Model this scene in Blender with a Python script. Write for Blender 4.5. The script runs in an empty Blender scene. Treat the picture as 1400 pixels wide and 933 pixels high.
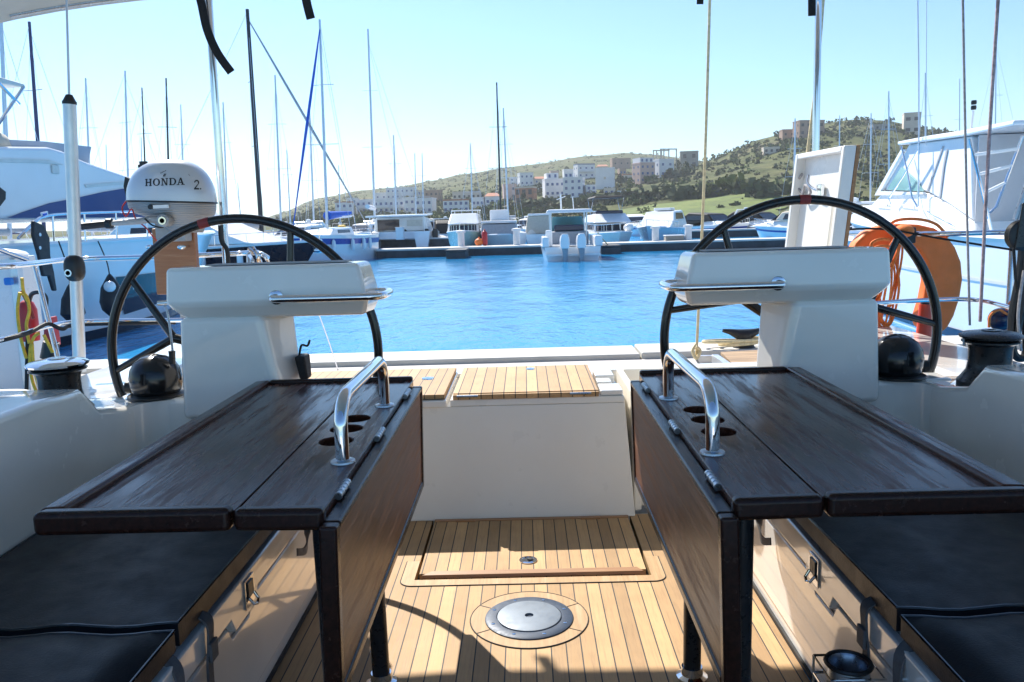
import bpy, bmesh, math, random
from mathutils import Vector, Matrix, noise
random.seed(11)
R = math.radians
sc = bpy.context.scene
COL = sc.collection
# ---------------------------------------------------------------- camera
F, ROLL, PITCH, YAW, EYE = 1130.0, R(1.7), R(8.38), R(1.06), 1.25
cam_d = bpy.data.cameras.new('camera')
cam = bpy.data.objects.new('camera', cam_d)
COL.objects.link(cam)
cam_d.sensor_width = 36
cam_d.lens = 36 * F / 1400
cam_d.clip_start = 0.05
cam_d.clip_end = 6000
CM = Matrix.Rotation(YAW, 4, 'Z') @ Matrix.Rotation(R(90) - PITCH, 4, 'X') @ Matrix.Rotation(-ROLL, 4, 'Z')
CM.translation = (0, 0, EYE)
cam.matrix_world = CM
sc.camera = cam
C3 = CM.to_3x3()
EYEV = Vector((0, 0, EYE))
def ray(px, py):
    return C3 @ Vector(((px - 700) / F, (466.5 - py) / F, -1))
def at_y(px, py, y):
    d = ray(px, py); return EYEV + d * (y / d.y)
def at_x(px, py, x):
    d = ray(px, py); return EYEV + d * (x / d.x)
def at_z(px, py, z):
    d = ray(px, py); return EYEV + d * ((z - EYE) / d.z)
def horizon(px):
    return 299.5 + (716 - px) * 0.0297
WATER = -0.75

# ---------------------------------------------------------------- materials
def lin(c):
    return tuple(c) + (1,) if len(c) == 3 else c
class NT:
    def __init__(s, name):
        s.m = bpy.data.materials.new(name); s.m.use_nodes = True
        s.t = s.m.node_tree; s.n = s.t.nodes; s.b = s.n['Principled BSDF']
    def node(s, typ, **kw):
        n = s.n.new(typ)
        for k, v in kw.items():
            setattr(n, k, v)
        return n
    def link(s, a, b): s.t.links.new(a, b)
    def coord(s, scale=(1, 1, 1), out='Object'):
        tc = s.node('ShaderNodeTexCoord'); mp = s.node('ShaderNodeMapping')
        mp.inputs['Scale'].default_value = scale
        s.link(tc.outputs[out], mp.inputs['Vector']); return mp.outputs[0]
    def noise(s, vec, scale, detail=4, rough=.6):
        n = s.node('ShaderNodeTexNoise'); n.inputs['Scale'].default_value = scale
        n.inputs['Detail'].default_value = detail; n.inputs['Roughness'].default_value = rough
        if vec is not None: s.link(vec, n.inputs['Vector'])
        return n.outputs['Fac']
    def ramp(s, fac, stops):
        r = s.node('ShaderNodeValToRGB'); e = r.color_ramp.elements
        while len(e) < len(stops): e.new(.5)
        for i, (p, c) in enumerate(stops):
            e[i].position = p; e[i].color = lin(c) if not isinstance(c, (int, float)) else (c, c, c, 1)
        s.link(fac, r.inputs[0]); return r.outputs[0]
    def mixc(s, fac, a, b, mode='MIX'):
        m = s.node('ShaderNodeMix', data_type='RGBA', blend_type=mode)
        for sock, v in ((m.inputs[0], fac), (m.inputs[6], a), (m.inputs[7], b)):
            if isinstance(v, (int, float)): sock.default_value = v
            elif isinstance(v, tuple): sock.default_value = lin(v)
            else: s.link(v, sock)
        return m.outputs[2]
    def math(s, op, a, b=None):
        m = s.node('ShaderNodeMath', operation=op)
        for i, v in enumerate((a, b)):
            if v is None: continue
            if isinstance(v, (int, float)): m.inputs[i].default_value = v
            else: s.link(v, m.inputs[i])
        return m.outputs[0]
    def bump(s, h, strength=.3, dist=.01):
        b = s.node('ShaderNodeBump'); b.inputs['Strength'].default_value = strength
        b.inputs['Distance'].default_value = dist
        s.link(h, b.inputs['Height']); s.link(b.outputs[0], s.b.inputs['Normal'])
def mk(name, col, rough=.5, metal=0, var=.12, vscale=6, bump=0, bscale=40, coat=0, spec=.5, trans=0, alpha=1):
    t = NT(name); b = t.b
    v = t.coord()
    if var:
        n = t.noise(v, vscale)
        lo = tuple(c * (1 - var) for c in col); hi = tuple(min(1, c * (1 + var)) for c in col)
        t.link(t.ramp(n, [(.3, lo), (.7, hi)]), b.inputs['Base Color'])
        n2 = t.noise(v, vscale * 2.7)
        t.link(t.ramp(n2, [(.3, max(0, rough * .8)), (.75, min(1, rough * 1.25))]), b.inputs['Roughness'])
    else:
        b.inputs['Base Color'].default_value = lin(col); b.inputs['Roughness'].default_value = rough
    b.inputs['Metallic'].default_value = metal
    b.inputs['Coat Weight'].default_value = coat; b.inputs['Coat Roughness'].default_value = .04
    b.inputs['Specular IOR Level'].default_value = spec
    b.inputs['Transmission Weight'].default_value = trans
    b.inputs['Alpha'].default_value = alpha
    if bump: t.bump(t.noise(v, bscale, 6), bump, .004)
    return t.m
def teak_mat(name, pitch, base=(.52, .325, .155), axis=0, off=0.0):
    t = NT(name)
    tc = t.node('ShaderNodeTexCoord'); sp = t.node('ShaderNodeSeparateXYZ')
    t.link(tc.outputs['Object'], sp.inputs[0])
    x = t.math('DIVIDE', t.math('ADD', sp.outputs[axis], off + 50 * pitch), pitch)
    idx = t.math('FLOOR', x); fr = t.math('FRACT', x)
    wn = t.node('ShaderNodeTexWhiteNoise', noise_dimensions='1D'); t.link(idx, wn.inputs['W'])
    sc_ = (60, 3, 60) if axis == 0 else (3, 60, 60)
    g = t.noise(t.coord(sc_), 2.2, 6, .7)
    blot = t.noise(t.coord(), 4.5, 3)
    hsv = t.mixc(wn.outputs['Value'], tuple(c * .72 for c in base), tuple(min(1, c * (1.18 + .03 * i)) for i, c in enumerate(base)))
    gr = t.ramp(g, [(.25, (.72, .66, .6)), (.5, (1, 1, 1)), (.8, (1.12, 1.1, 1.05))])
    c1 = t.mixc(1.0, hsv, gr, 'MULTIPLY')
    c2 = t.mixc(1.0, c1, t.ramp(blot, [(.3, (.86, .84, .8)), (.7, (1.06, 1.05, 1.03))]), 'MULTIPLY')
    line = t.math('LESS_THAN', fr, .085)
    t.link(t.mixc(line, c2, (.028, .026, .024)), t.b.inputs['Base Color'])
    t.link(t.ramp(g, [(.3, .55), (.7, .75)]), t.b.inputs['Roughness'])
    h = t.math('SUBTRACT', t.math('MULTIPLY', g, .35), t.math('MULTIPLY', line, .8))
    t.bump(h, .35, .002)
    return t.m
def wood_mat(name, dark, light, worn, rough=(.22, .5), wornpos=.56, axis=1, spec=.5):
    t = NT(name)
    s1 = (26, 1.6, 26) if axis == 1 else (1.6, 26, 26)
    g = t.noise(t.coord(s1), 3.0, 8, .72)
    s2 = (20, 1.6, 20) if axis == 1 else (1.6, 20, 20)
    w = t.noise(t.coord(s2), 1.7, 6, .65)
    c = t.ramp(g, [(.3, dark), (.7, light)])
    wf = t.ramp(w, [(wornpos - .07, 0.0), (wornpos + .09, 1.0)])
    wf2 = t.math('MULTIPLY', wf, t.ramp(g, [(.35, .25), (.6, 1.0)]))
    t.link(t.mixc(wf2, c, worn), t.b.inputs['Base Color'])
    t.link(t.ramp(wf2, [(0, rough[0]), (1, rough[1])]), t.b.inputs['Roughness'])
    t.b.inputs['Specular IOR Level'].default_value = spec
    t.bump(t.math('ADD', g, t.math('MULTIPLY', wf2, .4)), .22, .002)
    return t.m
M = {}
M['gel'] = mk('gelcoat_white', (.82, .795, .745), .24, var=.04, vscale=3, coat=1.0)
M['gel2'] = mk('gelcoat_cream', (.84, .80, .72), .32, var=.03, vscale=3)
M['white'] = mk('white_paint', (.80, .80, .79), .3, var=.05, vscale=2)
M['boatwhite'] = mk('boat_white', (.84, .84, .83), .22, var=.06, vscale=.7, coat=.3)
M['offwhite'] = mk('off_white', (.70, .68, .62), .4, var=.08)
M['canvas'] = mk('white_canvas', (.74, .75, .76), .8, var=.07, vscale=1.2, bump=.5, bscale=3)
M['beige'] = mk('beige_canvas', (.56, .50, .41), .85, var=.08, bump=.3, bscale=6)
M['greycanvas'] = mk('grey_canvas', (.36, .37, .39), .8, var=.1, bump=.3, bscale=6)
M['settee'] = mk('settee_gelcoat', (.84, .83, .80), .2, var=.04, vscale=3, coat=1.0, spec=.8)
M['tealhull'] = mk('pale_teal_hull', (.45, .66, .60), .25, var=.06, vscale=.8)
M['bluecanvas'] = mk('blue_canvas', (.02, .12, .55), .7, var=.15, bump=.4, bscale=8)
M['navy'] = mk('navy_gloss', (.012, .02, .06), .15, var=.1, vscale=.8)
M['blackhull'] = mk('black_hull', (.012, .013, .018), .12, var=.2, vscale=.8)
M['bluestripe'] = mk('blue_stripe', (.01, .06, .33), .3, var=.1)
M['darkglass'] = mk('dark_glass', (.012, .016, .026), .06, var=0, spec=.6)
M['navyglass'] = mk('navy_glass', (.018, .055, .19), .5, var=.1, vscale=.4, spec=.6)
M['tealglass'] = mk('teal_tinted_glass', (.22, .42, .42), .08, var=.1, vscale=.8)
M['black'] = mk('black_rubber', (.012, .012, .013), .42, var=.2, vscale=20)
M['blackgloss'] = mk('black_gloss', (.010, .010, .011), .2, var=.15, vscale=20)
M['winchblack'] = mk('winch_black', (.022, .023, .026), .3, metal=.3, var=.15, vscale=25)
M['chrome'] = mk('polished_steel', (.72, .73, .75), .07, metal=1, var=.04, vscale=12)
M['steel'] = mk('brushed_steel', (.40, .43, .47), .3, metal=1, var=.12, vscale=30)
M['alu'] = mk('anodised_aluminium', (.66, .67, .68), .35, metal=.75, var=.06, vscale=8)
M['mastpale'] = mk('pale_mast_paint', (.62, .65, .70), .35, metal=.3, var=.05)
M['mastdark'] = mk('black_mast_paint', (.014, .017, .024), .3, var=.1)
M['mastnavy'] = mk('navy_mast_paint', (.012, .02, .10), .3, var=.1)
M['vinyl'] = mk('navy_vinyl', (.012, .013, .017), .45, spec=.35, var=.12, vscale=5, bump=.25, bscale=220)
M['webbing'] = mk('grey_webbing', (.13, .13, .135), .75, var=.15, vscale=60, bump=.4, bscale=300)
M['blackweb'] = mk('black_webbing', (.010, .010, .011), .7, var=.2, vscale=60)
M['orange'] = mk('orange_foam_cover', (.86, .20, .035), .6, var=.12, vscale=7, bump=.25, bscale=25)
M['orangerope'] = mk('orange_rope', (.85, .22, .05), .8, var=.2, vscale=60, bump=.6, bscale=200)
M['redtape'] = mk('red_tape', (.26, .025, .022), .5, var=.1, vscale=30)
M['red'] = mk('red_plastic', (.50, .03, .03), .4, var=.12, vscale=12)
M['yellow'] = mk('yellow_rope', (.70, .42, .04), .7, var=.2, vscale=40)
M['tanrope'] = mk('tan_rope', (.72, .59, .34), .85, var=.2, vscale=40)
M['greyrope'] = mk('grey_rope', (.36, .35, .36), .85, var=.3, vscale=60)
M['pinkrope'] = mk('flecked_rope', (.42, .32, .33), .85, var=.35, vscale=60)
M['blueplastic'] = mk('blue_plastic', (.02, .20, .62), .5, var=.1, vscale=15)
M['enginesilver'] = mk('engine_silver', (.56, .58, .61), .28, metal=.3, var=0, coat=.4)
M['enginegrey'] = mk('engine_grey', (.34, .34, .34), .42, metal=.3, var=.15, vscale=18)
M['mount'] = wood_mat('varnished_mount_board', (.30, .115, .045), (.42, .18, .075), (.46, .24, .12), (.3, .5), .62, 0)
M['darkwood'] = wood_mat('dark_worn_wood', (.016, .0046, .0030), (.082, .025, .013), (.072, .024, .014), (.12, .48), .50, spec=.20)
M['darkwood2'] = wood_mat('dark_leaf_wood', (.070, .024, .011), (.225, .092, .046), (.36, .19, .115), (.36, .6), .57, spec=.28)
M['darkedge'] = wood_mat('dark_edge_wood', (.010, .0042, .0034), (.034, .012, .008), (.045, .02, .014), (.25, .4), .66, spec=.25)
M['teak'] = teak_mat('teak_planks', .0445)
M['teaktrim'] = wood_mat('teak_trim', (.36, .22, .105), (.52, .34, .17), (.56, .40, .24), (.5, .7), .6)
M['teaklip'] = wood_mat('teak_lip', (.30, .145, .06), (.42, .22, .10), (.46, .27, .14), (.45, .6), .6, 0)
M['caulk'] = mk('black_caulk', (.02, .019, .018), .7, var=.1)
M['rubber'] = mk('fender_black', (.014, .014, .018), .5, var=.2, vscale=6)
M['concrete'] = mk('quay_concrete', (.52, .49, .45), .85, var=.12, vscale=2.2, bump=.5, bscale=26)
M['coping'] = mk('coping_concrete', (.56, .54, .49), .8, var=.10, vscale=3, bump=.4, bscale=30)
M['pontoondark'] = mk('pontoon_side', (.055, .058, .062), .7, var=.35, vscale=1.2, bump=.5, bscale=3)
M['pontoondeck'] = mk('pontoon_deck', (.60, .58, .54), .8, var=.1, vscale=1.5)
M['pilewhite'] = mk('pile_white', (.70, .71, .72), .5, var=.08, vscale=2)
M['wallwhite'] = mk('wall_white', (.74, .74, .76), .85, var=.05, vscale=.3)
M['wallcream'] = mk('wall_cream', (.62, .54, .45), .85, var=.07, vscale=.3)
M['wallpink'] = mk('wall_pink', (.60, .42, .36), .85, var=.08, vscale=.3)
M['wallbrick'] = mk('wall_bare_brick', (.45, .20, .12), .9, var=.16, vscale=.5)
M['wallbrown'] = mk('wall_brown', (.36, .24, .18), .9, var=.12, vscale=.4)
M['wallgrey'] = mk('wall_grey', (.30, .28, .25), .9, var=.15, vscale=.4)
M['rooftile'] = mk('roof_terracotta', (.46, .19, .11), .9, var=.2, vscale=1)
M['winblue'] = mk('window_blue', (.05, .10, .26), .4, var=.2, vscale=1)
M['windark'] = mk('window_dark', (.03, .032, .04), .4, var=.2, vscale=1)
M['bark'] = mk('bark', (.11, .08, .055), .9, var=.25, vscale=2)

# ---------------------------------------------------------------- mesh helpers
ORIG = {}
class MB:
    def __init__(s): s.bm = bmesh.new()
    def face(s, pts):
        vs = [s.bm.verts.new(p) for p in pts]
        return s.bm.faces.new(vs)
    def box(s, c, d, rot=None):
        c = Vector(c); h = Vector(d) / 2
        v = []
        for z in (-1, 1):
            for y in (-1, 1):
                for x in (-1, 1):
                    p = Vector((x * h.x, y * h.y, z * h.z))
                    if rot is not None: p = rot @ p
                    v.append(s.bm.verts.new(c + p))
        for f in ((0, 2, 3, 1), (4, 5, 7, 6), (0, 1, 5, 4), (2, 6, 7, 3), (0, 4, 6, 2), (1, 3, 7, 5)):
            s.bm.faces.new([v[i] for i in f])
        return s
    def bb(s, x0, x1, y0, y1, z0, z1):
        return s.box(((x0 + x1) / 2, (y0 + y1) / 2, (z0 + z1) / 2), (abs(x1 - x0), abs(y1 - y0), abs(z1 - z0)))
    def hexa(s, a, b):
        """two quads (bottom a, top b), same winding"""
        va = [s.bm.verts.new(p) for p in a]; vb = [s.bm.verts.new(p) for p in b]
        n = len(va)
        s.bm.faces.new(list(reversed(va))); s.bm.faces.new(vb)
        for i in range(n):
            s.bm.faces.new([va[i], va[(i + 1) % n], vb[(i + 1) % n], vb[i]])
        return s
    def slab(s, pts, t, sink=.3):
        """polygon given thickness along its normal; sink = share below the polygon"""
        P = [Vector(p) for p in pts]
        n = Vector()
        for i in range(len(P)):
            a, b = P[i], P[(i + 1) % len(P)]
            n += a.cross(b)
        n.normalize()
        return s.hexa([p - n * t * sink for p in P], [p + n * t * (1 - sink) for p in P])
    def prism(s, poly, axis, a, b, inset=None):
        """poly in the two other axes (order xyz), extruded along axis from a to b"""
        def put(u, v, w):
            return {0: (w, u, v), 1: (u, w, v), 2: (u, v, w)}[axis]
        return s.hexa([put(u, v, a) for u, v in poly], [put(u, v, b) for u, v in poly])
    def ring(s, c, t, r, n, up=None, ry=None):
        t = Vector(t).normalized()
        a = up if up is not None else (Vector((0, 0, 1)) if abs(t.z) < .95 else Vector((1, 0, 0)))
        u = t.cross(a).normalized(); w = u.cross(t).normalized()
        ry = r if ry is None else ry
        return [s.bm.verts.new(Vector(c) + u * math.cos(2 * math.pi * i / n) * r + w * math.sin(2 * math.pi * i / n) * ry) for i in range(n)]
    def skin(s, rings, closed=False, caps=True):
        n = len(rings[0]); k = len(rings)
        for i in range(k if closed else k - 1):
            A, B = rings[i], rings[(i + 1) % k]
            for j in range(n):
                s.bm.faces.new([A[j], A[(j + 1) % n], B[(j + 1) % n], B[j]])
        if caps and not closed:
            s.bm.faces.new(list(reversed(rings[0]))); s.bm.faces.new(rings[-1])
    def cyl(s, p0, p1, r0, r1=None, n=16):
        p0, p1 = Vector(p0), Vector(p1); r1 = r0 if r1 is None else r1
        t = p1 - p0
        s.skin([s.ring(p0, t, r0, n), s.ring(p1, t, r1, n)]); return s
    def tube(s, pts, r, n=10, closed=False, ry=None):
        P = [Vector(p) for p in pts]; k = len(P); rings = []
        up = None; prev = None
        for i in range(k):
            if closed: t = P[(i + 1) % k] - P[i - 1]
            else: t = P[min(i + 1, k - 1)] - P[max(i - 1, 0)]
            t.normalize()
            if prev is None:
                a = Vector((0, 0, 1)) if abs(t.z) < .9 else Vector((0, 1, 0))
                up = (a - t * a.dot(t)).normalized()
            else:
                up = (up - t * up.dot(t)).normalized()
            prev = t
            rr = r[i] if isinstance(r, (list, tuple)) else r
            rings.append(s.ring(P[i], t, rr, n, up, ry))
        s.skin(rings, closed); return s
    def lathe(s, prof, o=(0, 0, 0), n=28, ax='z'):
        o = Vector(o); rings = []
        for r, h in prof:
            ring = []
            for i in range(n):
                a = 2 * math.pi * i / n
                p = Vector((r * math.cos(a), r * math.sin(a), h))
                if ax == 'y': p = Vector((p.x, -p.z, p.y))
                if ax == 'x': p = Vector((p.z, p.x, p.y))
                ring.append(s.bm.verts.new(o + p))
            rings.append(ring)
        s.skin(rings); return s
    def ell(s, c, rad, nu=20, nv=12, rot=None, e=1.0):
        c = Vector(c); rings = []
        for j in range(1, nv):
            ph = -math.pi / 2 + math.pi * j / nv
            ring = []
            for i in range(nu):
                a = 2 * math.pi * i / nu
                def pw(v): return math.copysign(abs(v) ** e, v)
                p = Vector((rad[0] * pw(math.cos(a)) * pw(math.cos(ph)), rad[1] * pw(math.sin(a)) * pw(math.cos(ph)), rad[2] * pw(math.sin(ph))))
                if rot is not None: p = rot @ p
                ring.append(s.bm.verts.new(c + p))
            rings.append(ring)
        s.skin(rings); return s
    def plate(s, outer, holes, z0, z1):
        """flat plate with holes, in xy, from z0 to z1"""
        loops = [outer] + holes
        ed = []
        tb = bmesh.new()
        for lp in loops:
            vs = [tb.verts.new((x, y, 0)) for x, y in lp]
            for i in range(len(vs)): ed.append(tb.edges.new((vs[i], vs[(i + 1) % len(vs)])))
        r = bmesh.ops.triangle_fill(tb, edges=ed, use_beauty=True, use_dissolve=False)
        tb.verts.index_update()
        for z in (z0, z1):
            mp = [s.bm.verts.new((v.co.x, v.co.y, z)) for v in tb.verts]
            for f in tb.faces: s.bm.faces.new([mp[v.index] for v in f.verts])
        tb.free()
        for lp in loops:
            n = len(lp)
            a = [s.bm.verts.new((x, y, z0)) for x, y in lp]; b = [s.bm.verts.new((x, y, z1)) for x, y in lp]
            for i in range(n): s.bm.faces.new([a[i], a[(i + 1) % n], b[(i + 1) % n], b[i]])
        bmesh.ops.remove_doubles(s.bm, verts=s.bm.verts[:], dist=1e-5)
        return s
    def build(s, name, mat, parent=None, bevel=0, smooth=True, angle=38, seg=2, origin=None):
        bm = s.bm
        bmesh.ops.recalc_face_normals(bm, faces=bm.faces[:])
        o0 = Vector(origin) if origin is not None else (ORIG.get(parent.name, Vector()) if parent else Vector())
        if o0.length > 0:
            bmesh.ops.translate(bm, verts=bm.verts[:], vec=-o0)
        me = bpy.data.meshes.new(name); bm.to_mesh(me); bm.free()
        for m in (mat if isinstance(mat, (list, tuple)) else [mat]): me.materials.append(m)
        if smooth:
            me.polygons.foreach_set('use_smooth', [True] * len(me.polygons))
            me.set_sharp_from_angle(angle=R(angle))
        o = bpy.data.objects.new(name, me); COL.objects.link(o)
        if parent:
            o.parent = parent
        elif o0.length > 0:
            o.location = o0
        ORIG[o.name] = o0
        if bevel:
            b = o.modifiers.new('bevel', 'BEVEL'); b.width = bevel; b.segments = seg; b.limit_method = 'ANGLE'; b.angle_limit = R(40)
            b.harden_normals = smooth
        return o
def tag(o, label=None, cat=None, group=None, kind=None):
    if label: o['label'] = label
    if cat: o['category'] = cat
    if group: o['group'] = group
    if kind: o['kind'] = kind
    return o
def thing(name, label, cat, loc=(0, 0, 0), rz=0.0, group=None, local=False):
    o = bpy.data.objects.new(name, None); COL.objects.link(o)
    o.empty_display_size = .1
    o.location = loc; o.rotation_euler = (0, 0, rz)
    ORIG[o.name] = Vector() if local else Vector(loc)
    return tag(o, label, cat, group)
def copy_tree(o, parent=None):
    c = o.copy(); COL.objects.link(c)
    if parent: c.parent = parent
    for ch in [x for x in o.children]: copy_tree(ch, c)
    return c
def arc(c, r, a0, a1, n, plane='xz', ry=None):
    out = []
    ry = r if ry is None else ry
    for i in range(n + 1):
        a = a0 + (a1 - a0) * i / n
        u, v = r * math.cos(a), ry * math.sin(a)
        out.append(Vector(c) + {'xz': Vector((u, 0, v)), 'xy': Vector((u, v, 0)), 'yz': Vector((0, u, v))}[plane])
    return out
def smooth_path(pts, k=6):
    P = [Vector(p) for p in pts]; out = []
    for i in range(len(P) - 1):
        p0, p1, p2, p3 = P[max(i - 1, 0)], P[i], P[i + 1], P[min(i + 2, len(P) - 1)]
        for j in range(k):
            t = j / k
            out.append(.5 * ((2 * p1) + (p2 - p0) * t + (2 * p0 - 5 * p1 + 4 * p2 - p3) * t * t + (3 * p1 - p0 - 3 * p2 + p3) * t ** 3))
    out.append(P[-1]); return out
def circ2(cx, cy, r, n=24, ry=None):
    ry = ry or r
    return [(cx + r * math.cos(2 * math.pi * i / n), cy + ry * math.sin(2 * math.pi * i / n)) for i in range(n)]
# ---------------------------------------------------------------- light
SUN = Vector((-.46, .885, 1.0)).normalized()
SUN_EL = math.asin(SUN.z); SUN_AZ = math.atan2(SUN.x, SUN.y)
w = bpy.data.worlds.new('World'); sc.world = w; w.use_nodes = True
wt = w.node_tree; bg = wt.nodes['Background']
sky = wt.nodes.new('ShaderNodeTexSky'); sky.sky_type = 'NISHITA'; sky.sun_disc = False
sky.sun_elevation = SUN_EL; sky.sun_rotation = SUN_AZ
sky.air_density = 1.0; sky.dust_density = .25; sky.ozone_density = 1.2; sky.altitude = 0
gn = wt.nodes.new('ShaderNodeMix'); gn.data_type = 'RGBA'; gn.blend_type = 'MULTIPLY'; gn.inputs[0].default_value = 1
gn.inputs[7].default_value = (.72, .94, 1.14, 1)
wt.links.new(sky.outputs[0], gn.inputs[6]); wt.links.new(gn.outputs[2], bg.inputs[0]); bg.inputs[1].default_value = .092
sd = bpy.data.lights.new('sun', 'SUN'); sd.energy = 4.9; sd.angle = R(.53); sd.color = (1, .95, .87)
so = bpy.data.objects.new('sun', sd); COL.objects.link(so)
so.rotation_euler = (-SUN).to_track_quat('-Z', 'Y').to_euler()
so.location = SUN * 60
vs = sc.view_settings; vs.view_transform = 'Standard'; vs.look = 'None'; vs.gamma = 1; vs.exposure = .86
vs.use_curve_mapping = False
hz_ = bpy.data.materials.new('air_haze'); hz_.use_nodes = True; nt_ = hz_.node_tree; nt_.nodes.clear()
ho = nt_.nodes.new('ShaderNodeOutputMaterial'); hv = nt_.nodes.new('ShaderNodeVolumePrincipled'); hv.inputs['Color'].default_value = (.90, .95, 1, 1); hv.inputs['Density'].default_value = .00024; hv.inputs['Anisotropy'].default_value = .3
nt_.links.new(hv.outputs[0], ho.inputs['Volume'])
b = MB(); b.bb(-1300, 1300, -40, 1900, -7.5, 140); tag(b.build('haze', hz_, None, smooth=False), kind='stuff')
sc.cycles.volume_bounces = 0
sc.cycles.max_bounces = 8; sc.cycles.diffuse_bounces = 5; sc.cycles.glossy_bounces = 4
sc.cycles.sample_clamp_indirect = 6
sc.cycles.use_denoising = True
# ---------------------------------------------------------------- the yacht the viewer stands in
Y = thing('yacht_cockpit', 'white cockpit of the moored sailing yacht with a teak sole, in the foreground', 'yacht cockpit', (0, 1.5, 0))
# hull under everything
b = MB()
ys = [-6, -3, 0, 2.5, 4.2]; bw = [1.2, 1.75, 1.98, 2.02, 1.95]
top = [[Vector((s * w_, y, .42)) for y, w_ in zip(ys, bw)] for s in (-1, 1)]
low = [[Vector((s * w_ * .62, y, -.95)) for y, w_ in zip(ys, bw)] for s in (-1, 1)]
for i in range(4):
    for k, s in ((0, -1), (1, 1)):
        b.face([top[k][i], top[k][i + 1], low[k][i + 1], low[k][i]])
    b.face([low[0][i], low[0][i + 1], low[1][i + 1], low[1][i]])
b.face([top[0][4], top[1][4], low[1][4], low[0][4]]); b.face([top[0][0], top[1][0], low[1][0], low[0][0]])
b.build('hull', M['gel'], Y)
# sole, with the opening of the hatch
b = MB()
HX0, HX1, HY0, HY1 = -.408, .402, 2.765, 3.325
b.bb(-.745, HX0 - .012, -.6, 3.36, -.03, 0); b.bb(HX1 + .012, .735, -.6, 3.36, -.03, 0)
b.bb(HX0 - .012, HX1 + .012, -.6, HY0 - .012, -.03, 0)
so_ = b.build('teak_sole', M['teak'], Y)
b = MB(); b.bb(HX0 - .012, HX1 + .012, HY0 - .012, 3.36, -.05, -.032); b.build('hatch_recess', M['caulk'], Y)
b = MB()   # pale trim plank framing the hatch opening, rounded corners, butted to the sole 2 mm proud
def frame_strip(x0, x1, y0, y1, w_, r):
    out = []; inn = []
    out += [(x0 - w_, y1)] ; inn += [(x0, y1)]
    for i in range(9):
        a = math.pi + math.pi / 2 * i / 8
        out.append((x0 - w_ + r + r * math.cos(a), y0 - w_ + r + r * math.sin(a)))
        inn.append((x0, y0))
    for i in range(9):
        a = 1.5 * math.pi + math.pi / 2 * i / 8
        out.append((x1 + w_ - r + r * math.cos(a), y0 - w_ + r + r * math.sin(a)))
        inn.append((x1, y0))
    out.append((x1 + w_, y1)); inn.append((x1, y1))
    return out, inn
o_, i_ = frame_strip(HX0 - .012, HX1 + .012, HY0 - .012, HY0 + .15, .048, .045)
for k in range(len(o_) - 1):
    q = [o_[k], o_[k + 1], i_[k + 1], i_[k]]
    if (Vector(i_[k]) - Vector(i_[k + 1])).length < 1e-6: q = [o_[k], o_[k + 1], i_[k]]
    b.face([(x, y, .0025) for x, y in q])
bmesh.ops.remove_doubles(b.bm, verts=b.bm.verts[:], dist=1e-5)
b.build('hatch_trim', M['teaktrim'], Y, smooth=False)
b = MB(); b.tube([Vector((x, y, .0015)) for x, y in o_], .0022, 6); b.build('caulk_line', M['caulk'], Y)
# hatch
b = MB(); b.bb(HX0, HX1, HY0 + .03, HY1, -.028, .006)
ht = b.build('floor_hatch', M['teak'], Y, bevel=.002)
b = MB()
b.hexa([(HX0 + .005, HY0, .000), (HX1 - .005, HY0, .000), (HX1 - .03, HY0 + .034, .000), (HX0 + .04, HY0 + .034, .000)],
       [(HX0 + .012, HY0 + .004, .012), (HX1 - .012, HY0 + .004, .012), (HX1 - .034, HY0 + .031, .016), (HX0 + .046, HY0 + .031, .016)])
b.build('hatch_lip', M['teaklip'], ht, bevel=.002)
b = MB(); b.bb(HX0, HX1, 3.305, 3.328, -.01, .009); b.build('rear_lip', M['teaklip'], ht)
for x in (HX0 + .13, HX1 - .16):
    b = MB(); b.bb(x - .04, x + .04, 3.297, 3.304, .0, .013); b.build('hinge', M['teaklip'], ht)
b = MB(); b.lathe([(.033, .006), (.033, .010), (.024, .012), (.022, .009), (.001, .008)], (-.018, 2.89, 0), 28)
lt = b.build('ring_latch', M['chrome'], ht)
b = MB(); b.lathe([(.012, .009), (.010, .014), (.001, .0145)], (-.010, 2.893, 0), 16); b.build('latch_button', M['black'], lt)
# deck plate
DC = (-.017, 2.456)
b = MB()
o_ = circ2(*DC, .186, 56); i_ = circ2(*DC, .140, 56)
b.plate(o_, [i_], .0, .0025); b.build('plate_surround', M['teaktrim'], Y, smooth=False)
b = MB(); b.tube([(x, y, .0015) for x, y in o_], .0022, 6, closed=True)
for a in (30, 150, 210, 330):
    c_, s_ = math.cos(R(a)), math.sin(R(a))
    b.tube([(DC[0] + c_ * .141, DC[1] + s_ * .141, .0018), (DC[0] + c_ * .185, DC[1] + s_ * .185, .0018)], .0022, 5)
b.build('caulk_line', M['caulk'], Y)
M['plateblue'] = mk('plate_blue_grey', (.045, .066, .105), .5, metal=.1, var=.1, vscale=30)
b = MB(); b.lathe([(.139, 0), (.139, .006), (.133, .009), (.104, .009), (.103, .006)], DC + (0,), 56)
dp = b.build('deck_plate', M['plateblue'], Y)
b = MB(); b.lathe([(.100, .005), (.100, .0115), (.097, .0125), (.014, .0125), (.013, .004), (.001, .004)], DC + (0,), 48)
b.build('plate_cap', mk('brushed_plate', (.19, .225, .27), .55, metal=.3, var=.08, vscale=14), dp)
b = MB(); b.lathe([(.0125, .0045), (.001, .0048)], DC + (0,), 16); b.build('socket', M['black'], dp)
for i in range(8):
    a = R(22 + 45 * i)
    b = MB(); b.lathe([(.006, .0085), (.006, .0100), (.001, .0108)], (DC[0] + .121 * math.cos(a), DC[1] + .121 * math.sin(a), 0), 10)
    b.build('screw', M['chrome'], dp)
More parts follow.
